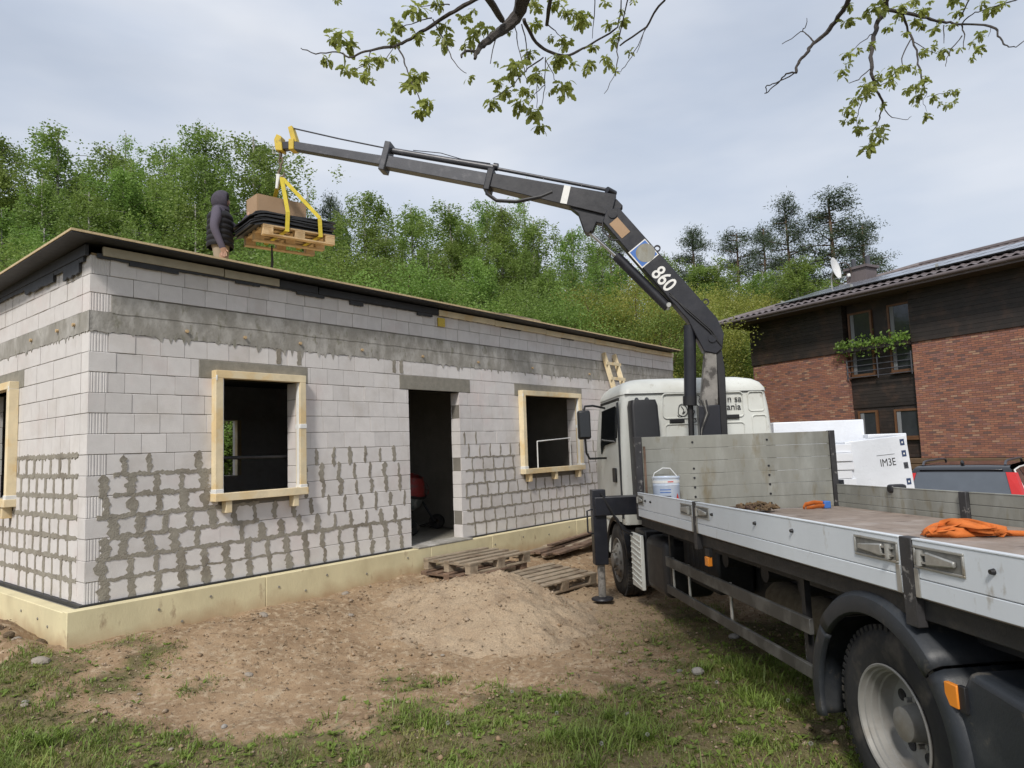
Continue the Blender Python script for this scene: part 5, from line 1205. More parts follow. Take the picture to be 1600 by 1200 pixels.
# ------------------------------------------------------------------ foam packs behind the truck
m_navy = mat('print_navy', (.03,.055,.13), .5, var=.1, bump=0)
def foam_pack(c, s, rz_, tilt, label, icons=False, wrap=True):
    gz0 = c[2]; o = thing('foam_pack', label, 'foam pack', T3(*c) @ RZ(rz_) @ RY(tilt), 'packs of white foam insulation')
    MB().box((-s[0]/2, -s[1]/2, 0), (s[0]/2, s[1]/2, s[2])).build('wrapped_block', m_wrap if wrap else m_foam, o, bev=.012)
    n_ = max(2, int(s[2]/.12))
    if icons:
        for k, f in enumerate((.93, .76, .58, .34, .16)): MB().box((s[0]/2-.10, -s[1]/2-.003, s[2]*f-.075), (s[0]/2-.04, -s[1]/2-.001, s[2]*f+.015)).build('printed_icon', m_navy if k != 2 else m_ext, o); MB().box((s[0]/2-.08, -s[1]/2-.0045, s[2]*f-.045), (s[0]/2-.06, -s[1]/2-.003, s[2]*f-.02)).build('icon_mark', m_decal_w if k != 2 else m_decal_k, o)
        place('lettering', text_mesh('IM3E', .155, .001), m_decal_k, o, M=T3(s[0]/2-.31, -s[1]/2-.002, s[2]*.57) @ RX(R(90)) @ Matrix.Diagonal((.7, 1, 1, 1)))
        place('lettering', text_mesh('IM3E', .155, .001), m_decal_k, o, M=T3(s[0]/2-.31, -s[1]/2-.002, s[2]*.02) @ RX(R(90)) @ Matrix.Diagonal((.7, 1, 1, 1)))
        for f in (.735, .20): MB().box((s[0]/2-.45, -s[1]/2-.003, s[2]*f), (s[0]/2-.2, -s[1]/2-.001, s[2]*f+.006)).build('printed_line', m_decal_k, o)
    return o
G0 = gz(5, 11)
foam_pack((4.95, 11.75, G0), (1.45, .6, .74), R(-4), 0, 'white foam pack at the bottom of the rear stack behind the truck')
foam_pack((4.95, 11.75, G0+.745), (1.45, .6, .74), R(-3), 0, 'white foam pack in the middle of the rear stack behind the truck')
foam_pack((4.98, 11.75, G0+1.49), (1.42, .6, .76), R(-5), 0, 'white foam pack on top of the tall rear stack behind the truck')
foam_pack((5.36, 10.55, G0), (.86, .6, .98), R(-6), 0, 'white foam pack under the printed pack behind the truck')
foam_pack((5.36, 10.55, G0+.985), (.86, .6, .96), R(-6), R(-5), 'wrapped foam pack printed with blue icons and dark letters', True)
foam_pack((5.95, 11.45, G0), (.6, .6, 1.0), R(-6), 0, 'white foam pack low behind the printed pack')
foam_pack((5.93, 11.45, G0+1.005), (.58, .6, 1.0), R(-6), 0, 'white foam pack just behind and above the printed pack', False)
for i in range(15):
    o = tag(MB().box((-.30, -.28, .002), (.30, .28, .122)).build('foam_slab', m_foam, None, bev=.006), 'loose white foam slab in the stepped stack beside the truck headboard', 'foam slab', 'foam slabs stacked behind the truck')
    o.matrix_world = T3(4.62+random.uniform(-.03, .03), 10.55+random.uniform(-.03, .03), G0+.125*i) @ RZ(R(random.uniform(-5, 3)))
kb = MB().box((-.09, -.05, 0), (.09, .05, .09)).build('black_clamp', m_blackpl, truck, bev=.03, seg=3, M=T3(BW+.04, 7.05, 1.46)) 
# ------------------------------------------------------------------ estate car
SH = R(43); _cp = pix(1494, 760, 11.6); CAR = T3(_cp.x, _cp.y, gz(_cp.x+1.2, _cp.y+1.5)) @ RZ(-SH)
car = thing('estate_car', 'dark estate car with roof rails and tall red tail lights behind the truck', 'car', CAR)
m_carp = mat('car_paint', (.018,.019,.022), .2, var=.05, bump=0, coat=.6, metal=.3)
body = MB(); W = .93
prof = [(0.02,.28),(0.0,.55),(.03,.80),(.12,.95),(.20,1.00),(1.2,1.02),(3.1,1.0),(3.9,.94),(4.55,.82),(4.72,.6),(4.72,.3),(4.4,.24),(.3,.24)]
body.prism([(-W, p[0], p[1]) for p in prof], (2*W, 0, 0)); body.build('body', m_carp, car, bev=.06, seg=3)
def gh(y, z, w): return (w, y, z)
top = [(.12,1.0,.86),(.34,1.36,.74),(.46,1.455,.68),(.75,1.48,.665),(2.0,1.49,.66),(2.6,1.45,.66),(3.35,1.0,.84)]
m = MB(); P = [[(-w, y, z) for (y, z, w) in top], [(-w*.5, y, z+.012*(0 if i in (0,6) else 1)) for i, (y, z, w) in enumerate(top)], [(w*.5, y, z+.012*(0 if i in (0,6) else 1)) for i, (y, z, w) in enumerate(top)], [(w, y, z) for (y, z, w) in top]]
m.grid(P); m.prism([(-.66, .5, 1.40), (-.66, 2.6, 1.40), (-.84, 3.3, 1.0), (-.86, .15, 1.0)], (.01, 0, 0)); m.prism([(.66, .5, 1.40), (.66, 2.6, 1.40), (.84, 3.3, 1.0), (.86, .15, 1.0)], (-.01, 0, 0))
m.build('greenhouse', m_carp, car, smooth=True)
def quad(name, pts, mt): 
    o = MB().add(pts, [(0, 1, 2, 3)]).build(name, mt, car); o.modifiers.new('t', 'SOLIDIFY').thickness = .01; return o
quad('rear_window', [(-.72, .128, 1.03), (.72, .128, 1.03), (.635, .335, 1.375), (-.635, .335, 1.375)], m_carglass)
for s in (-1, 1):
    q = MB(); q.add([(s*.875, .09, .98), (s*.735, .10, .98), (s*.645, .32, 1.365), (s*.755, .325, 1.36), (s*.90, .16, .98), (s*.775, .37, 1.36)], [(0, 1, 2, 3), (4, 0, 3, 5)]); o = q.build('tail_light', m_red, car); o.modifiers.new('t', 'SOLIDIFY').thickness = .025
    quad('side_window', [(s*.878, .42, 1.04), (s*.872, 1.2, 1.04), (s*.70, 1.2, 1.41), (s*.715, .60, 1.39)], m_carglass); quad('side_window', [(s*.872, 1.26, 1.04), (s*.86, 2.9, 1.04), (s*.70, 2.45, 1.41), (s*.70, 1.26, 1.41)], m_glass_dk)
    MB().tube([(s*.885, .36, 1.03), (s*.73, .54, 1.40), (s*.71, 1.2, 1.425), (s*.71, 2.4, 1.425)], .014, 6).build('window_trim', m_decal_w, car, smooth=True)
    MB().tube([(s*.60, .62, 1.475), (s*.60, .72, 1.535), (s*.60, .95, 1.55), (s*.60, 2.1, 1.55), (s*.60, 2.3, 1.535), (s*.60, 2.4, 1.475)], .02, 8).build('roof_rail', m_ext, car, smooth=True)
    for y in (.85, 3.65):
        wl = empty('wheel', parent=car); MB().lathe([(.2, -.1), (.3, -.11), (.34, -.08), (.34, .08), (.3, .11), (.2, .1)], 32, T3(s*.84, y, .34) @ RY(R(90))).build('tyre', m_rubber, wl, smooth=True); MB().lathe([(0, s*.08), (.2, s*.1), (.21, s*.06)], 24, T3(s*.84, y, .34) @ RY(R(90))).build('rim', m_rim, wl, smooth=True)
MB().ell((.0, .62, 1.52), (.03, .08, .045)).build('aerial_fin', m_carp, car, smooth=True); MB().box((-.80, -.04, .35), (.80, .06, .58)).build('rear_bumper', m_blackpl, car, bev=.04)
MB().box((-.6, .36, 1.40), (.6, .41, 1.425)).build('spoiler', m_carp, car, bev=.01)

# ------------------------------------------------------------------ pallets, boards and rubble in front of the foundation
def hp_(u_, d_): p = HC+U*u_-V*d_; return p
hang = math.pi/2-HYAW
def gp(u_, d_): p = hp_(u_, d_); return float(ground(p.x, p.y, False))
p = hp_(4.62, .72); make_pallet('ground_pallet', 'weathered brown pallet, lower of the two stacked at the doorway', T3(p.x, p.y, gp(4.62, .6)-.04) @ RZ(hang+R(3)), m_brownwood, 1.2, .9, 'pallets on the ground')
p = hp_(4.70, .70); make_pallet('ground_pallet', 'weathered pallet lying on top of another at the doorway foundation', T3(p.x, p.y, gp(4.62, .6)+.106) @ RZ(hang+R(-2)), m_oldwood, 1.2, .9, 'pallets on the ground')
p = hp_(5.05, 1.52); make_pallet('ground_pallet', 'pale slatted pallet lying flat behind the gravel pile', T3(p.x, p.y, gp(5.05, 1.4)-.02) @ RZ(hang-R(4)) @ RX(R(4)), m_oldwood, 1.35, .85, 'pallets on the ground', 6)
random.seed(9)
for i in range(12):
    u_ = 5.6+.1*i+random.uniform(0, .5); d_ = .28+.10*(i % 6)+random.uniform(0, .08); z = gp(u_+.8, d_)+.03+.035*(i//4)+.015*(i % 3); L_ = random.uniform(1.5, 2.7)
    a = hp_(u_, d_+.12); b_ = hp_(u_+L_, d_+random.uniform(-.12, .12)); m = MB()
    m.beam((a.x, a.y, z), (b_.x, b_.y, z+.05+random.uniform(0, .07)), random.uniform(.08, .14), .028); o = m.build('old_plank', m_brownwood if i % 3 else m_oldwood)
    tag(o, 'old brown plank in the loose heap of boards along the foundation', 'plank', 'planks heaped along the foundation')
# stones and mortar lumps
def rock(name, x, y, r, mt, label, group, flat=.55, sink=.3, cat='stone'):
    m = MB(); m.ell((0, 0, 0), (r, r*.75, r*flat), 9, 6); g = np.random.default_rng(int(abs(x*1000)+abs(y*331)))
    m.v = [tuple(np.array(v)*(1+.35*(vnoise(v[0]/r*.9+x*7, v[1]/r*.9+v[2]/r*1.3+y*5, 1.3)))) for v in m.v]
    o = m.build(name, mt, None, smooth=False); o.location = (x, y, float(surf(x, y))+r*flat*(1-2*sink)+.004); o.rotation_euler = (random.uniform(-.2, .2), random.uniform(-.2, .2), random.uniform(0, 6)); return tag(o, label, cat, group)
m_soil = mat('damp_soil', (.12,.085,.05), .95, var=.5, vs=25, bump=1., bs=50, bdist=.02)
m_rubble = mat('mortar_rubble', (.27,.235,.195), .9, var=.2, vs=14, bump=.5)
m_stone = mat('field_stone', (.25,.235,.215), .85, var=.25, vs=14, bump=.4, rnd=.3)
def at_ground(px, py):
    d = AF+AX*((px-800)/FPX)-AU*((py-600)/FPX); z = .05
    for _ in range(6): q = Vector((0, 0, CAM_Z))+d*((z-CAM_Z)/d.z); z = float(surf(q.x, q.y))
    return q.x, q.y
for px, py, r in ((330,940,.05),(412,962,.06),(540,928,.06),(548,962,.05),(388,1056,.05),(38,1088,.03),(62,1020,.09),(25,1026,.06),(88,1010,.06),(218,1074,.025),(267,1172,.022),(690,960,.025)):
    rock('mortar_lump', *at_ground(px, py), r, m_rubble, 'pale grey lump of broken mortar lying on the bare dirt', 'mortar lumps on the dirt', .42, .38, cat='rubble')
for px, py, r in ((1147,995,.06),(1090,1052,.06),(350,1132,.03),(40,1085,.035),(880,1090,.03),(980,1120,.025),(1062,1048,.03)):
    rock('field_stone', *at_ground(px, py), r, m_stone, 'small grey stone half sunk in the grassy ground', 'stones in the grass')
for k in range(11):
    x_ = -4.95+random.gauss(0, .30); y_ = 6.62+random.gauss(0, .16); rock('soil_lump', x_, y_, random.uniform(.04, .09), m_soil, 'dark damp lump of soil in the heap at the left foundation corner', 'soil lumps by the foundation corner', .7, .25, cat='soil')
V_s = []; F_s = []
g = np.random.default_rng(12); n = 9000
x = g.uniform(-5.5, 3.2, n); y = g.uniform(4.0, 11.5, n); u_, v_ = hlocal(x, y); ok = ((v_ < -.25) | (u_ < -.35)); x = x[ok]; y = y[ok]; s = g.uniform(.004, .016, len(x))*np.where(g.random(len(x)) < .05, 2.3, 1); z = surf(x, y)
octa = np.array([(1,0,0),(0,1,0),(-1,0,0),(0,-1,0),(0,0,.7),(0,0,-.7)]); of = np.array([(0,1,4),(1,2,4),(2,3,4),(3,0,4),(1,0,5),(2,1,5),(3,2,5),(0,3,5)])
rot = g.uniform(0, 6.28, len(x)); jit = g.uniform(.6, 1.3, (len(x), 6, 3)); O = octa[None]*jit*s[:, None, None]; cs, sn = np.cos(rot)[:, None], np.sin(rot)[:, None]
O = np.stack([O[..., 0]*cs-O[..., 1]*sn, O[..., 0]*sn+O[..., 1]*cs, O[..., 2]], -1)+np.stack([x, y, z+s*.3], -1)[:, None, :]
F = (of[None]+6*np.arange(len(x))[:, None, None]).reshape(-1, 3)
m_clod = mat('soil_clod', (.24,.165,.10), .95, var=.45, vs=9, bump=.3, c2=(.32,.25,.18), c2s=7, c2lo=.5, c2hi=.56)
tag(place('soil_clods', np_mesh('soil_clods', O.reshape(-1, 3), F), m_clod), 'scattered crumbs of soil and pebbles on the bare ground', 'pebbles', kind='stuff')
# dry leaves, chips and straw
n = 2600; x = g.uniform(-5.2, 3.2, n); y = g.uniform(4.0, 10.5, n); u_, v_ = hlocal(x, y); ok = (v_ < -.25) | (u_ < -.35); x = x[ok]; y = y[ok]; n = len(x)
a = g.uniform(0, 6.28, n); l = g.uniform(.012, .04, n); w = g.uniform(.002, .012, n); z = surf(x, y)+g.uniform(.003, .014, n); dx, dy = np.cos(a), np.sin(a); tl = g.uniform(-.3, .5, n)
Q = np.stack([np.stack([x-dx*l, y-dy*l, z], -1), np.stack([x-dy*w, y+dx*w, z+.004], -1), np.stack([x+dx*l, y+dy*l, z+l*np.abs(tl)], -1), np.stack([x+dy*w, y-dx*w, z+.002], -1)], 1).reshape(-1, 3)
m_litter = mat('dry_litter', (.20,.145,.085), .9, var=.6, vs=25, bump=0, c2=(.07,.05,.035), c2s=18, c3=(.38,.31,.2), c3s=14)
tag(place('ground_litter', np_mesh('ground_litter', Q, np.arange(4*n).reshape(n, 4)), m_litter), 'dry leaf and straw litter scattered over the yard', 'litter', kind='stuff')

# ------------------------------------------------------------------ grass
def grass(n, seed, name, mt, lab, hmin, hmax, mask_pow, xr=(-6.2, 4.8), yr=(3.6, 10.2), wd=.0032, tufts=0):
    g = np.random.default_rng(seed); x = g.uniform(*xr, n); y = 3.6+(yr[1]-3.6)*g.random(n)**1.5
    if tufts:
        tx = g.uniform(*xr, tufts); ty = 3.6+(yr[1]-3.6)*g.random(tufts)**1.4; k_ = g.integers(0, tufts, n); sg = g.uniform(.02, .085, tufts)[k_]; x = tx[k_]+g.normal(0, 1, n)*sg; y = ty[k_]+g.normal(0, 1, n)*sg
    den = np.clip(grassy(x, y), 0, 1)**mask_pow*np.clip(.35+1.7*(vnoise(x+3, y, 2.2)+.35)+.5*vnoise(x, y+8, 6.), 0, 1); u_, v_ = hlocal(x, y)
    ok = (g.random(n) < den) & ((v_ < -.25) | (u_ < -.3)); x, y = x[ok], y[ok]; n = len(x)
    tall = np.clip(.55+1.4*(vnoise(x, y, 1.6)+.2)+vnoise(x+4, y+4, 4.5), .25, 1.8); h = g.uniform(hmin, hmax, n)*tall; z = ground(x, y)-.004; a = g.uniform(0, 6.28, n); bend = g.uniform(.3, 1.6, n)*h; dx, dy = np.cos(a), np.sin(a); w = wd*g.uniform(.6, 1.5, n)
    px_, py_ = -dy*w, dx*w
    p0 = np.stack([x-px_, y-py_, z], -1); p1 = np.stack([x+px_, y+py_, z], -1); mx_ = x+dx*bend*.35; my_ = y+dy*bend*.35; mz = z+h*.62
    p2 = np.stack([mx_+px_*.8, my_+py_*.8, mz], -1); p3 = np.stack([mx_-px_*.8, my_-py_*.8, mz], -1); p4 = np.stack([x+dx*bend+px_*.1, y+dy*bend+py_*.1, z+h*.95], -1); p5 = np.stack([x+dx*bend-px_*.1, y+dy*bend-py_*.1, z+h*.95], -1)
    Vv = np.stack([p0, p1, p2, p3, p4, p5], 1).reshape(-1, 3); i = 6*np.arange(n)[:, None]; F = np.concatenate([i+np.array([[0, 1, 2, 3]]), i+np.array([[3, 2, 4, 5]])], 0)
    tag(place(name, np_mesh(name, Vv, F), mt), lab, 'grass', kind='stuff')
m_grass = mat('grass_blade', (.19,.235,.055), .5, var=.45, vs=3, bump=0, trans=.42, c2=(.26,.265,.08), c2s=2, c3=(.25,.21,.10), c3s=30, c3lo=.62, c3hi=.7)
m_grass2 = mat('grass_young', (.19,.27,.05), .5, var=.3, vs=4, bump=0, trans=.35)
grass(420000, 3, 'grass', m_grass, 'short patchy grass covering the near ground', .012, .042, 1.0)
grass(60000, 5, 'grass_tufts', m_grass2, 'brighter taller tufts in the grass near the camera', .04, .095, 1.8, wd=.0036, tufts=900)
# broad-leaved weeds: rosettes
V_w = []; F_w = []; g = np.random.default_rng(31)
for i in range(2600):
    x, y = g.uniform(-5.5, 4), g.uniform(3.8, 7.2)
    if g.random() > float(grassy(x, y))*.8: continue
    z = gz(x, y)
    for k in range(g.integers(4, 9)):
        a = g.uniform(0, 6.28); l = g.uniform(.015, .055); w = l*g.uniform(.2, .36); r_ = g.uniform(.2, .8); d = np.array([math.cos(a), math.sin(a)]); nn = np.array([-d[1], d[0]]); o = len(V_w)
        V_w += [(x, y, z), (x+d[0]*l*.5+nn[0]*w, y+d[1]*l*.5+nn[1]*w, z+l*r_*.6), (x+d[0]*l, y+d[1]*l, z+l*r_*.7), (x+d[0]*l*.5-nn[0]*w, y+d[1]*l*.5-nn[1]*w, z+l*r_*.6)]; F_w.append((o, o+1, o+2, o+3))
tag(place('weeds', np_mesh('weeds', np.array(V_w), np.array(F_w)), m_grass2), 'low broad-leaved weeds growing among the grass', 'weeds', kind='stuff')
# dandelion clocks
m_puff = mat('dandelion_clock', (.50,.50,.45), .9, var=.2, bump=.8, bs=200, trans=.3)
for px, py in ((1232,1110),(1268,1180),(1012,1165),(870,1130),(940,1180),(1283,1118),(700,1150),(800,1095),(1120,1075)):
    x, y = at_ground(px, py); z = gz(x, y); d = thing('dandelion', 'white dandelion seed head on a thin stalk in the grass', 'dandelion', T3(x, y, z), 'dandelion seed heads in the grass')
    MB().tube([(0, 0, -.01), (.004, .002, .03), (.002, 0, .065)], .0022, 5).build('stalk', m_grass2, d); gd = np.random.default_rng(int(px)); vv = gd.normal(size=(150, 3)); vv /= np.linalg.norm(vv, axis=1)[:, None]; leaf_cloud('seed_head', m_puff, vv*.012*gd.uniform(.8, 1.05, (150, 1))+np.array([.002, 0, .072]), .006, d, 0, .5, int(px))
# ------------------------------------------------------------------ trees behind the house
def birch_meshes(seed, H, Wd, nb=64, lf=15000, size=.125, droop=.8, low=.12):
    g = np.random.default_rng(seed); tr = MB(); n = 9; bx, by = g.normal(0, .25, 2)
    path = [Vector((bx*math.sin(i/n*2.2), by*math.sin(i/n*1.7), H*.97*i/n)) for i in range(n+1)]; tr.tube(path, [max(.02, .0105*H*(1-i/n)**.8) for i in range(n+1)], 8)
    def on(t): f = t*n; i = min(int(f), n-1); return path[i].lerp(path[i+1], f-i)
    C_ = []
    per = lf//nb
    for k in range(nb):
        t = low+(1-low)*((k+g.random())/nb); p = on(t*.99); a = g.uniform(0, 6.28); prof = min(1.0, 1.5*(1.02-t)**.72)*(.85+.15*min(1, t/.35)); l = Wd*prof*g.uniform(.4, 1.25)+.12; up = g.uniform(.15, .75)
        d = Vector((math.cos(a), math.sin(a), up)).normalized(); q = p+d*l*.6; e = q+Vector((d.x, d.y, -.15))*l*.4; tr.tube([p, q, e], [.012*H*.2*(1-t)+.012, .012, .005], 4, False)
        m = max(40, int(per*1.25*(l/Wd)**.45*(.6+.4*min(1, 2.2*(1.05-t))))); ns_ = max(6, int(18*l/Wd)+3); st = g.random(ns_)**.75; sb = np.array([p])[0][None]*(1-st[:, None])+np.array([e])[0][None]*st[:, None]; sb[:, 2] += .25*l*np.sin(st*math.pi)
        sb = sb+g.normal(0, .10+.15*l, (ns_, 3))*np.array([1, 1, .55]); hl = droop*(.35+.35*l)*g.uniform(.5, 1.4, ns_); tw = g.integers(0, ns_, m); hh = g.random(m)
        pts = sb[tw]+g.normal(0, .085, (m, 3)); pts[:, 2] -= hh*hl[tw]; C_.append(pts)
    return tr, np.concatenate(C_)
TREE = {}
def proto(kind, i, tr, pts, leafm, barkm, size, up, aspect=.7):
    me_t = tr.mesh('trunk'); me_t.materials.append(barkm); me_t.polygons.foreach_set('use_smooth', [True]*len(me_t.polygons))
    o = leaf_cloud('crown', leafm, pts, size, None, up, aspect, seed=i+50); me_c = o.data; bpy.data.objects.remove(o); TREE.setdefault(kind, []).append((me_t, me_c))
for i in range(5):
    tr, pts = birch_meshes(100+i, 15.6, 3.2+.35*(i % 3), 96, 66000); proto('birch', i, tr, pts, m_leaf, m_birchbark, .082, .7)
for i in range(2):
    tr, pts = birch_meshes(140+i, 16, 2.1, 64, 18000, droop=1.2); proto('thin_birch', i, tr, pts, m_leaf, m_birchbark, .082, .7)
def pine(seed):
    g = np.random.default_rng(seed); H = 16; tr = MB(); tr.tube([(0, 0, 0), (.1, 0, H*.5), (0, .1, H)], [.2, .14, .03], 8); C_ = []
    for k in range(64):
        t = .22+.78*(k+g.random())/64; p = np.array([.05, .05, H*t]); a = g.uniform(0, 6.28); l = 2.6*(1.05-t)**.7*g.uniform(.6, 1.2)+.3; e = p+np.array([math.cos(a)*l, math.sin(a)*l, l*.15]); tr.tube([p, (p+e)/2, e], [.05, .03, .012], 4, False)
        for j in range(12):
            s = .35+.65*g.random(); c = p*(1-s)+e*s+g.normal(0, .2, 3)*np.array([1, 1, .6]); C_.append(c+g.normal(0, .17, (30, 3)))
    return tr, np.concatenate(C_)
for i in range(2): tr, pts = pine(60+i); proto('pine', i, tr, pts, m_needle, m_pinebark, .15, -.6, .25)
def bushy(seed, H=9, Wd=3.2, lf=48000):
    g = np.random.default_rng(seed); tr = MB(); tr.tube([(0, 0, 0), (.1, 0, H*.3), (.05, .1, H*.6)], [.18, .12, .05], 8); C_ = []
    for k in range(46):
        v = g.normal(size=3); v /= np.linalg.norm(v); r_ = g.random()**.4; c = np.array([v[0]*Wd*r_, v[1]*Wd*r_, H*.56+v[2]*H*.42*r_]); C_.append(c+g.normal(0, .42, (lf//46, 3))*np.array([1, 1, .75])); tr.tube([(.08, .05, H*.3), tuple(c*.6+np.array([0, 0, H*.15])), tuple(c)], [.06, .035, .012], 4, False)
    return tr, np.concatenate(C_)
for i in range(3): tr, pts = bushy(80+i); proto('bushy', i, tr, pts, m_leaf_y if i < 2 else m_leaf, m_pinebark, .07, .2)
TN = {'birch': ('birch_tree', 'birch'), 'thin_birch': ('young_birch', 'birch'), 'pine': ('pine_tree', 'pine'), 'bushy': ('leafy_tree', 'tree')}
random.seed(77)
def tree(kind, px, py, depth, label, group, wscale=1.0, natural=16.0, var=None):
    top = pix(px, py, depth); g0 = float(ground(top.x, top.y, False)) - .1; h = top.z-g0; arr = TREE[kind]; me_t, me_c = arr[random.randrange(len(arr)) if var is None else var]
    s = h/natural; M = T3(top.x, top.y, g0) @ RZ(random.uniform(0, 6.28)) @ Matrix.Diagonal((s*wscale, s*wscale, s, 1)); t = thing(TN[kind][0], label, 'tree', M, group)
    place('trunk', me_t, None, t); place('crown', me_c, None, t); return t
LB = 'tall birch in the dense green row of trees behind the block house'; GB = 'birches behind the block house'
ORD = 'first second third fourth fifth sixth seventh eighth ninth tenth eleventh twelfth thirteenth fourteenth fifteenth sixteenth seventeenth eighteenth nineteenth twentieth twenty-first twenty-second'.split()
def ordinal(lst, key): return {k: ORD[i] for i, k in enumerate(sorted(lst))}
BIR = ((-60,215,33),(8,182,34),(95,168,37),(165,195,35),(48,250,31),(130,270,30),(222,235,33),(270,205,38),(330,178,34),(385,182,37),(300,290,29),(370,300,30),(-10,300,28),(60,330,27),(205,330,28),
                  (430,330,31),(480,355,29),(545,318,36),(585,280,34),(632,305,37),(690,298,34),(740,292,38),(660,370,30),(560,380,28),(790,300,36),(835,318,34),(760,380,30),(880,335,37),(850,400,30),(925,360,39),(955,395,36),(1000,385,42),(1035,380,40),(28,270,36),(115,240,39),(240,270,36),(350,245,39),(405,350,33),(505,370,33),(610,350,32),(715,350,33),(812,370,33),(905,400,34),(1075,400,41),(1110,415,42),(1180,405,43))
row_of = lambda d: 'front' if d <= 31 else ('middle' if d <= 35 else 'back')
rows_ = {r_: ordinal([b[0] for b in BIR if row_of(b[2]) == r_], 0) for r_ in ('front', 'middle', 'back')}
for px, py, d in BIR: tree('birch', px, py, d, rows_[row_of(d)][px].capitalize().lower()+' birch from the left in the '+row_of(d)+' row behind the block house', GB, random.uniform(1.2, 1.6))
TB = ((180,185,45),(405,240,44),(470,275,42),(445,300,40),(805,265,46),(700,330,44),(930,330,48),(1030,385,46))
o_ = ordinal([b[0] for b in TB], 0)
for px, py, d in TB: tree('thin_birch', px, py, d, o_[px]+' from the left of the thin-leaved birches rising behind the dense row', 'sparse birches behind the row')
PB = ((515,312,40,.8),(952,345,48,.8),(1080,362,48,1.2),(1148,365,48,1.2),(1228,318,46,1.1),(1298,310,44,1.6),(1345,352,46,1.3),(1190,358,50,1.1))
o_ = ordinal([b[0] for b in PB], 0)
for px, py, d, w in PB: tree('pine', px, py, d, o_[px]+' from the left of the dark pines standing among the birches', 'pines among the birches', w)
tree('birch', 1212, 388, 38, 'bright weeping birch right behind the brick house roof', None, 2.3); tree('birch', 1268, 400, 40, 'broad birch touching the satellite dish behind the brick house', None, 2.0)
tree('birch', 1130, 385, 40, 'birch between the pines left of the brick house roof', None, 2.0)
YB = ((900,440,27,2),(985,425,27,0),(1060,432,35,1),(1120,440,37,0),(1165,455,39,1),(1010,470,26,2),(1085,478,33,0),(1152,500,36,2),(820,450,28,2),(1064,530,31,2),(1135,545,34,2))
o_ = ordinal([b[0] for b in YB], 0)
for px, py, d, v in YB: tree('bushy', px, py, d, o_[px]+' from the left of the yellow-green leafy trees behind the crane', 'leafy trees behind the crane', 1.15, 9.0, v)
KB = ((-30,380,24),(70,395,25),(160,400,25),(260,395,26),(420,395,26),(520,400,27),(620,420,27),(720,440,28))
o_ = ordinal([b[0] for b in KB], 0)
for px, py, d in KB: tree('bushy', px, py, d, o_[px]+' from the left of the low thicket trees just behind the flat roof', 'low thicket behind the roof', 1.3, 9.0, 2)

# ------------------------------------------------------------------ overhanging oak: limbs traced at the distance their leaf size gives
oak = thing('oak_tree', 'oak with young leaves, its limbs hanging into view from above', 'tree', T3(-1.6, -2.4, gz(-1.6, -2.4)-.1)); OI = Matrix.Translation((1.6, 2.4, -(gz(-1.6, -2.4)-.1)))
OB = oak.location
def oz(pts, sc, ox, oy, dep): return [pix(ox+x/sc, oy+y/sc, dep+.5*math.sin(x*.006+1.)+.3*math.sin(y*.011)) for x, y in pts]
def limb(pts, r0, r1, n=6):
    Q = []; P = pts
    for i in range(len(P)-1):
        p0, p1, p2, p3 = P[max(i-1,0)], P[i], P[i+1], P[min(i+2, len(P)-1)]
        for k in range(4):
            t = k/4; Q.append(.5*((2*p1)+(p2-p0)*t+(2*p0-5*p1+4*p2-p3)*t*t+(3*p1-p0-3*p2+p3)*t**3))
    Q.append(P[-1]); N_ = len(Q)-1; Q = [q+Vector((random.gauss(0, 1), random.gauss(0, 1), random.gauss(0, 1)))*.004 if 0 < i < N_ else q for i, q in enumerate(Q)]
    MB().tube([q-OB for q in Q], [(r0+(r1-r0)*i/N_)*random.uniform(.9, 1.12) for i in range(N_+1)], n).build('branch', m_bark, oak, smooth=True)
A_, B_ = (2.667, 470, 0, 6.2), (3.556, 1150, 0, 6.0)
def L_(fr, pts, a, b): k = fr[3]/FPX/fr[0]; limb(oz(pts, *fr), a*k, b*k)
random.seed(13)
for pts, a, b in (([(935,-40),(905,60),(855,112),(820,140),(765,180),(740,205),(725,245)], 32, 7), ([(735,215),(705,212),(680,216),(670,240)], 8, 4), ([(760,-40),(840,85)], 17, 14), ([(770,-25),(680,25),(600,70),(520,120),(440,172),(390,190),(300,205),(240,225),(200,240),(150,216),(60,222),(0,200)], 10, 2), ([(400,195),(430,245),(445,300),(480,380),(500,440)], 4, 1.5), ([(550,80),(600,180),(640,260),(690,305)], 3, 1.3), ([(930,80),(970,160),(1030,215),(1100,230),(1170,205),(1250,160),(1320,110),(1335,0)], 9, 3), ([(1330,190),(1440,110),(1480,40),(1540,-30)], 4, 5), ([(1440,110),(1400,220)], 2, 1.2), ([(895,90),(900,160),(930,290),(945,350)], 3, 1.4), ([(920,100),(945,210),(940,300)], 3, 1.4), ([(1010,240),(930,300),(880,360),(800,410)], 3.5, 1.5), ([(1020,240),(1015,360),(1005,450)], 2.6, 1.3), ([(1015,355),(970,400),(950,440)], 2, 1), ([(815,150),(790,265)], 3, 1.5), ([(1225,-30),(1215,160)], 3, 1.5), ([(1040,-30),(1025,105)], 11, 9), ([(1028,100),(1060,130),(1095,160)], 3, 1.3), ([(1370,-30),(1320,180),(1315,290),(1265,390)], 3.5, 1.2), ([(1440,115),(1390,215),(1340,290),(1310,300)], 2.2, 1.2), ([(300,205),(260,275),(215,290)], 2.5, 1.2), ([(390,190),(335,280)], 2, 1), ([(545,75),(480,90),(400,120)], 3, 1.5), ([(620,20),(560,20),(500,30)], 3, 1.5), ([(1020,250),(1060,330),(1100,360)], 2.2, 1.2), ([(985,350),(985,420),(990,520)], 2, 1)): L_(A_, pts, a, b)
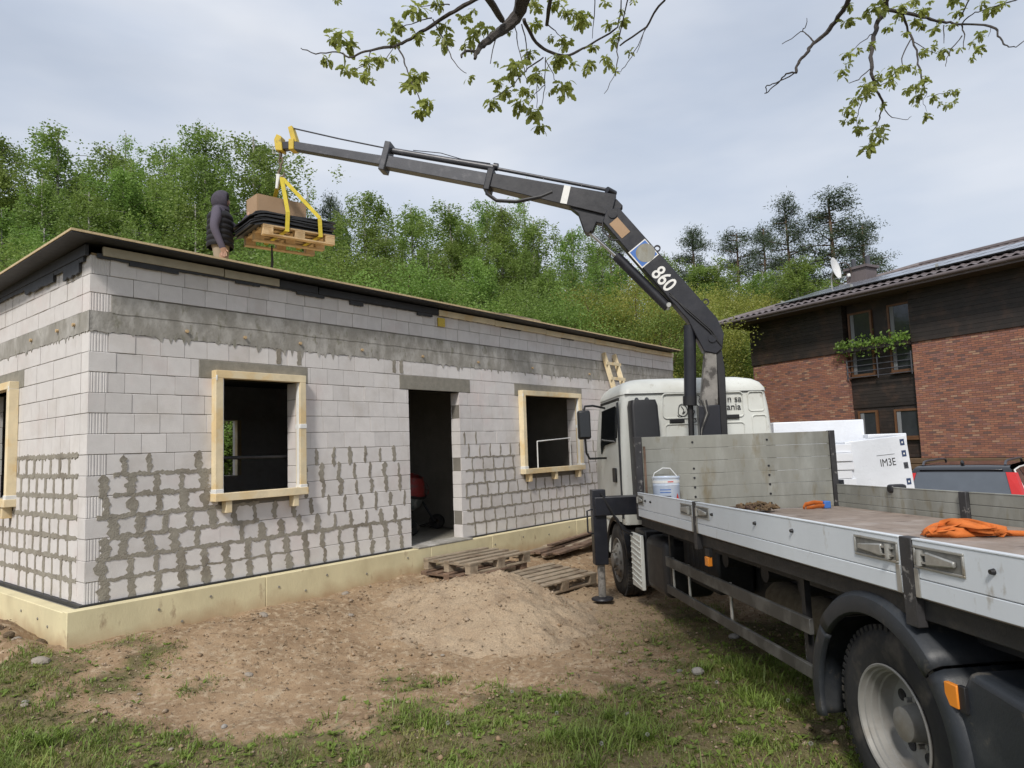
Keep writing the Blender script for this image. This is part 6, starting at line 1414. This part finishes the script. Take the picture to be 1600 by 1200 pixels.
for pts, a, b in (([(640,-30),(570,90),(500,180),(430,245),(390,300),(345,350),(335,405)], 14, 7), ([(335,405),(280,410),(240,460),(180,508),(160,520)], 5, 2.5), ([(330,400),(250,450),(175,475),(168,515)], 4, 2.5), ([(430,230),(400,195),(360,180),(255,245)], 5, 2), ([(370,172),(395,130),(393,100)], 3, 1.5), ([(845,-40),(825,60),(790,120),(770,200),(755,260),(755,380),(770,480),(810,560),(800,640),(785,690)], 17, 2.5), ([(755,190),(690,240),(640,290)], 3, 1.5), ([(750,380),(680,440),(625,460)], 3, 1.5), ([(770,470),(720,530),(680,610),(675,700)], 3.5, 1.5), ([(825,585),(850,640),(940,665),(975,645)], 3, 1.3), ([(830,55),(950,75),(1060,100),(1150,122),(1240,135),(1420,145),(1460,200),(1495,250),(1540,260),(1610,225)], 12, 2), ([(920,80),(960,170),(1000,280),(1020,380),(1040,470),(1060,520)], 8, 2.5), ([(970,220),(925,310),(920,380),(880,430),(780,480)], 4, 1.8), ([(980,225),(1050,270),(1120,300)], 3, 1.5), ([(1250,135),(1310,80),(1400,50),(1550,0),(1610,-30)], 4, 3), ([(1255,140),(1270,200),(1265,270)], 5, 2), ([(1255,200),(1180,300),(1165,370)], 4, 1.5), ([(1155,140),(1155,240)], 4, 2), ([(1240,110),(1300,-10)], 4, 4), ([(1060,525),(1040,560),(1060,620)], 2, 1), ([(1060,540),(1150,520),(1220,510)], 2, 1), ([(1420,148),(1400,205)], 2, 1), ([(785,690),(745,770),(740,830)], 2, 1)): L_(B_, pts, a, b)
# limbs back to the trunk, out of frame
tk = Vector((-1.6, -2.4, gz(-1.6, -2.4)-.1))
MB().tube([Vector((0, 0, 0)), Vector((.1, .05, 2)), Vector((.15, .2, 4.5)), Vector((.3, .6, 7.5)), Vector((.4, .9, 10))], [.42, .34, .3, .24, .12], 14).build('trunk', m_bark, oak, smooth=True)
fork = tk+Vector((.25, .5, 6.3))
for fr, xy, r in ((A_, (935, -40), .10), (A_, (760, -40), .05), (A_, (1040, -30), .04), (A_, (1540, -30), .03), (A_, (1225, -30), .02), (A_, (1370, -30), .02), (B_, (640, -30), .04), (B_, (845, -40), .055), (B_, (1610, -30), .02), (B_, (1300, -10), .02)):
    e = oz([xy], *fr)[0]; k = fr[3]/FPX/fr[0]; m_ = fork.lerp(e, .55)+Vector((0, 0, 1.5)); P = [fork, fork.lerp(m_, .6)+Vector((0, 0, .4)), m_, m_.lerp(e, .6)+Vector((0, 0, .35)), e]; MB().tube([q-OB for q in P], [r*1.6+.03, r*1.4+.02, r*1.1+.01, r, r*.8], 8).build('limb', m_bark, oak, smooth=True)
def leaf_outline():
    o = [(0, 0), (.10, .18), (.07, .26), (.20, .42), (.14, .52), (.25, .68), (.17, .78), (.14, .92), (0, 1.0)]; return o
clusters = []
for i in range(6):
    g = np.random.default_rng(300+i); m = MB(); nl = 12
    for k in range(nl):
        a = g.uniform(0, 6.28); el = g.uniform(-1.25, .55); d = Vector((math.cos(a)*math.cos(el), math.sin(a)*math.cos(el), math.sin(el))); s = d.cross(Vector((0, 0, 1))).normalized(); nn = s.cross(d); ro = g.uniform(-.9, .9); s2 = s*math.cos(ro)+nn*math.sin(ro); n2 = s2.cross(d); l = g.uniform(.65, 1.1); b0 = Vector(tuple(g.normal(0, .16, 3)))
        o = leaf_outline(); mid = []; le = []; ri = []
        for w, t in o:
            c_ = b0+d*(t*l)-n2*(.22*t*t*l)+Vector((0, 0, -.12*t*t)); mid.append(c_); le.append(c_+s2*(w*l)+n2*(w*.25)); ri.append(c_-s2*(w*l)+n2*(w*.25))
        m.grid([le, mid]); m.grid([mid, ri])
    me = m.mesh('leaf_cluster'); me.materials.append(m_oakleaf); clusters.append(me)
CA = ((175,175,45),(140,165,26),(205,180,26),(105,255,28),(190,285,28),(275,310,28),(150,0,15),(405,100,32),(340,130,14),(480,50,35),(385,165,25),(500,145,22),(570,20,25),(610,100,28),(610,175,32),(680,70,22),(700,130,35),(755,105,25),(690,185,20),(720,40,15),(280,250,30),(340,245,25),(385,235,18),(470,325,36),(460,370,25),(490,310,24),(515,430,28),(505,475,24),(700,325,15),(880,260,38),(890,300,30),(960,215,25),(1055,240,38),(990,300,35),(985,340,22),(825,335,26),(850,380,22),(800,415,24),(790,440,12),(930,375,22),(955,390,18),(920,440,32),(960,455,30),(985,490,32),(985,535,26),(1085,350,35),(1040,375,15),(1080,405,12),(1110,180,32),(1170,100,34),(1190,70,25),(1150,40,25),(1060,20,30),(990,20,25),(980,90,28),(1040,155,20),(1220,195,22),(1195,260,26),(1135,265,20),(1185,290,18),(1295,160,28),(1275,250,28),(1315,295,14),(1290,100,22),(1345,85,22),(1375,215,18),(1335,45,15),(1275,10,18),(1390,5,12),(870,130,15),(800,125,12),(820,260,10),(1100,30,25),(960,10,20))
CB = ((620,115,30),(650,20,25),(770,30,40),(800,60,30),(840,155,24),(940,185,18),(910,30,35),(920,70,28),(990,10,25),(1040,40,30),(985,120,28),(1035,135,26),(1100,165,28),(1080,5,15),(1220,15,40),(1250,60,28),(1200,140,22),(1130,110,18),(1385,10,22),(1430,35,35),(1490,15,20),(1350,190,28),(1320,235,18),(1335,275,28),(1310,325,18),(1240,270,20),(1170,275,32),(1130,315,16),(1040,295,28),(1085,260,20),(1115,225,12),(740,250,22),(675,275,16),(620,290,25),(625,355,18),(580,405,25),(865,375,32),(950,380,24),(1000,390,20),(780,430,24),(725,475,30),(855,450,24),(865,480,14),(660,540,24),(720,520,14),(745,500,25),(800,585,20),(630,610,28),(620,665,22),(690,665,14),(695,720,30),(790,715,36),(805,755,24),(740,830,36),(990,470,32),(945,495,22),(1000,545,28),(1040,440,24),(1040,490,20),(1005,580,16),(1095,530,24),(1060,625,28),(1125,570,14),(1165,515,16),(1215,510,24),(1205,565,20),(1165,585,20))
for fr, lst in ((A_, CA), (B_, CB)):
    for x, y, r in lst:
        p = oz([(x, y)], *fr)[0]; s = r*fr[3]/FPX/fr[0]*1.8; parts = 2 if r > 20 else 1
        for q in range(parts):
            off = Vector((random.uniform(-.35, .35), random.uniform(-.35, .35), random.uniform(-.35, .35)))*s*(1 if parts > 1 else .2)
            place('leaf_cluster', random.choice(clusters), None, oak, M=T3(*(p+off-OB)) @ RZ(random.uniform(0, 6.28)) @ Matrix.Scale(s*(.85 if parts > 1 else 1), 4))
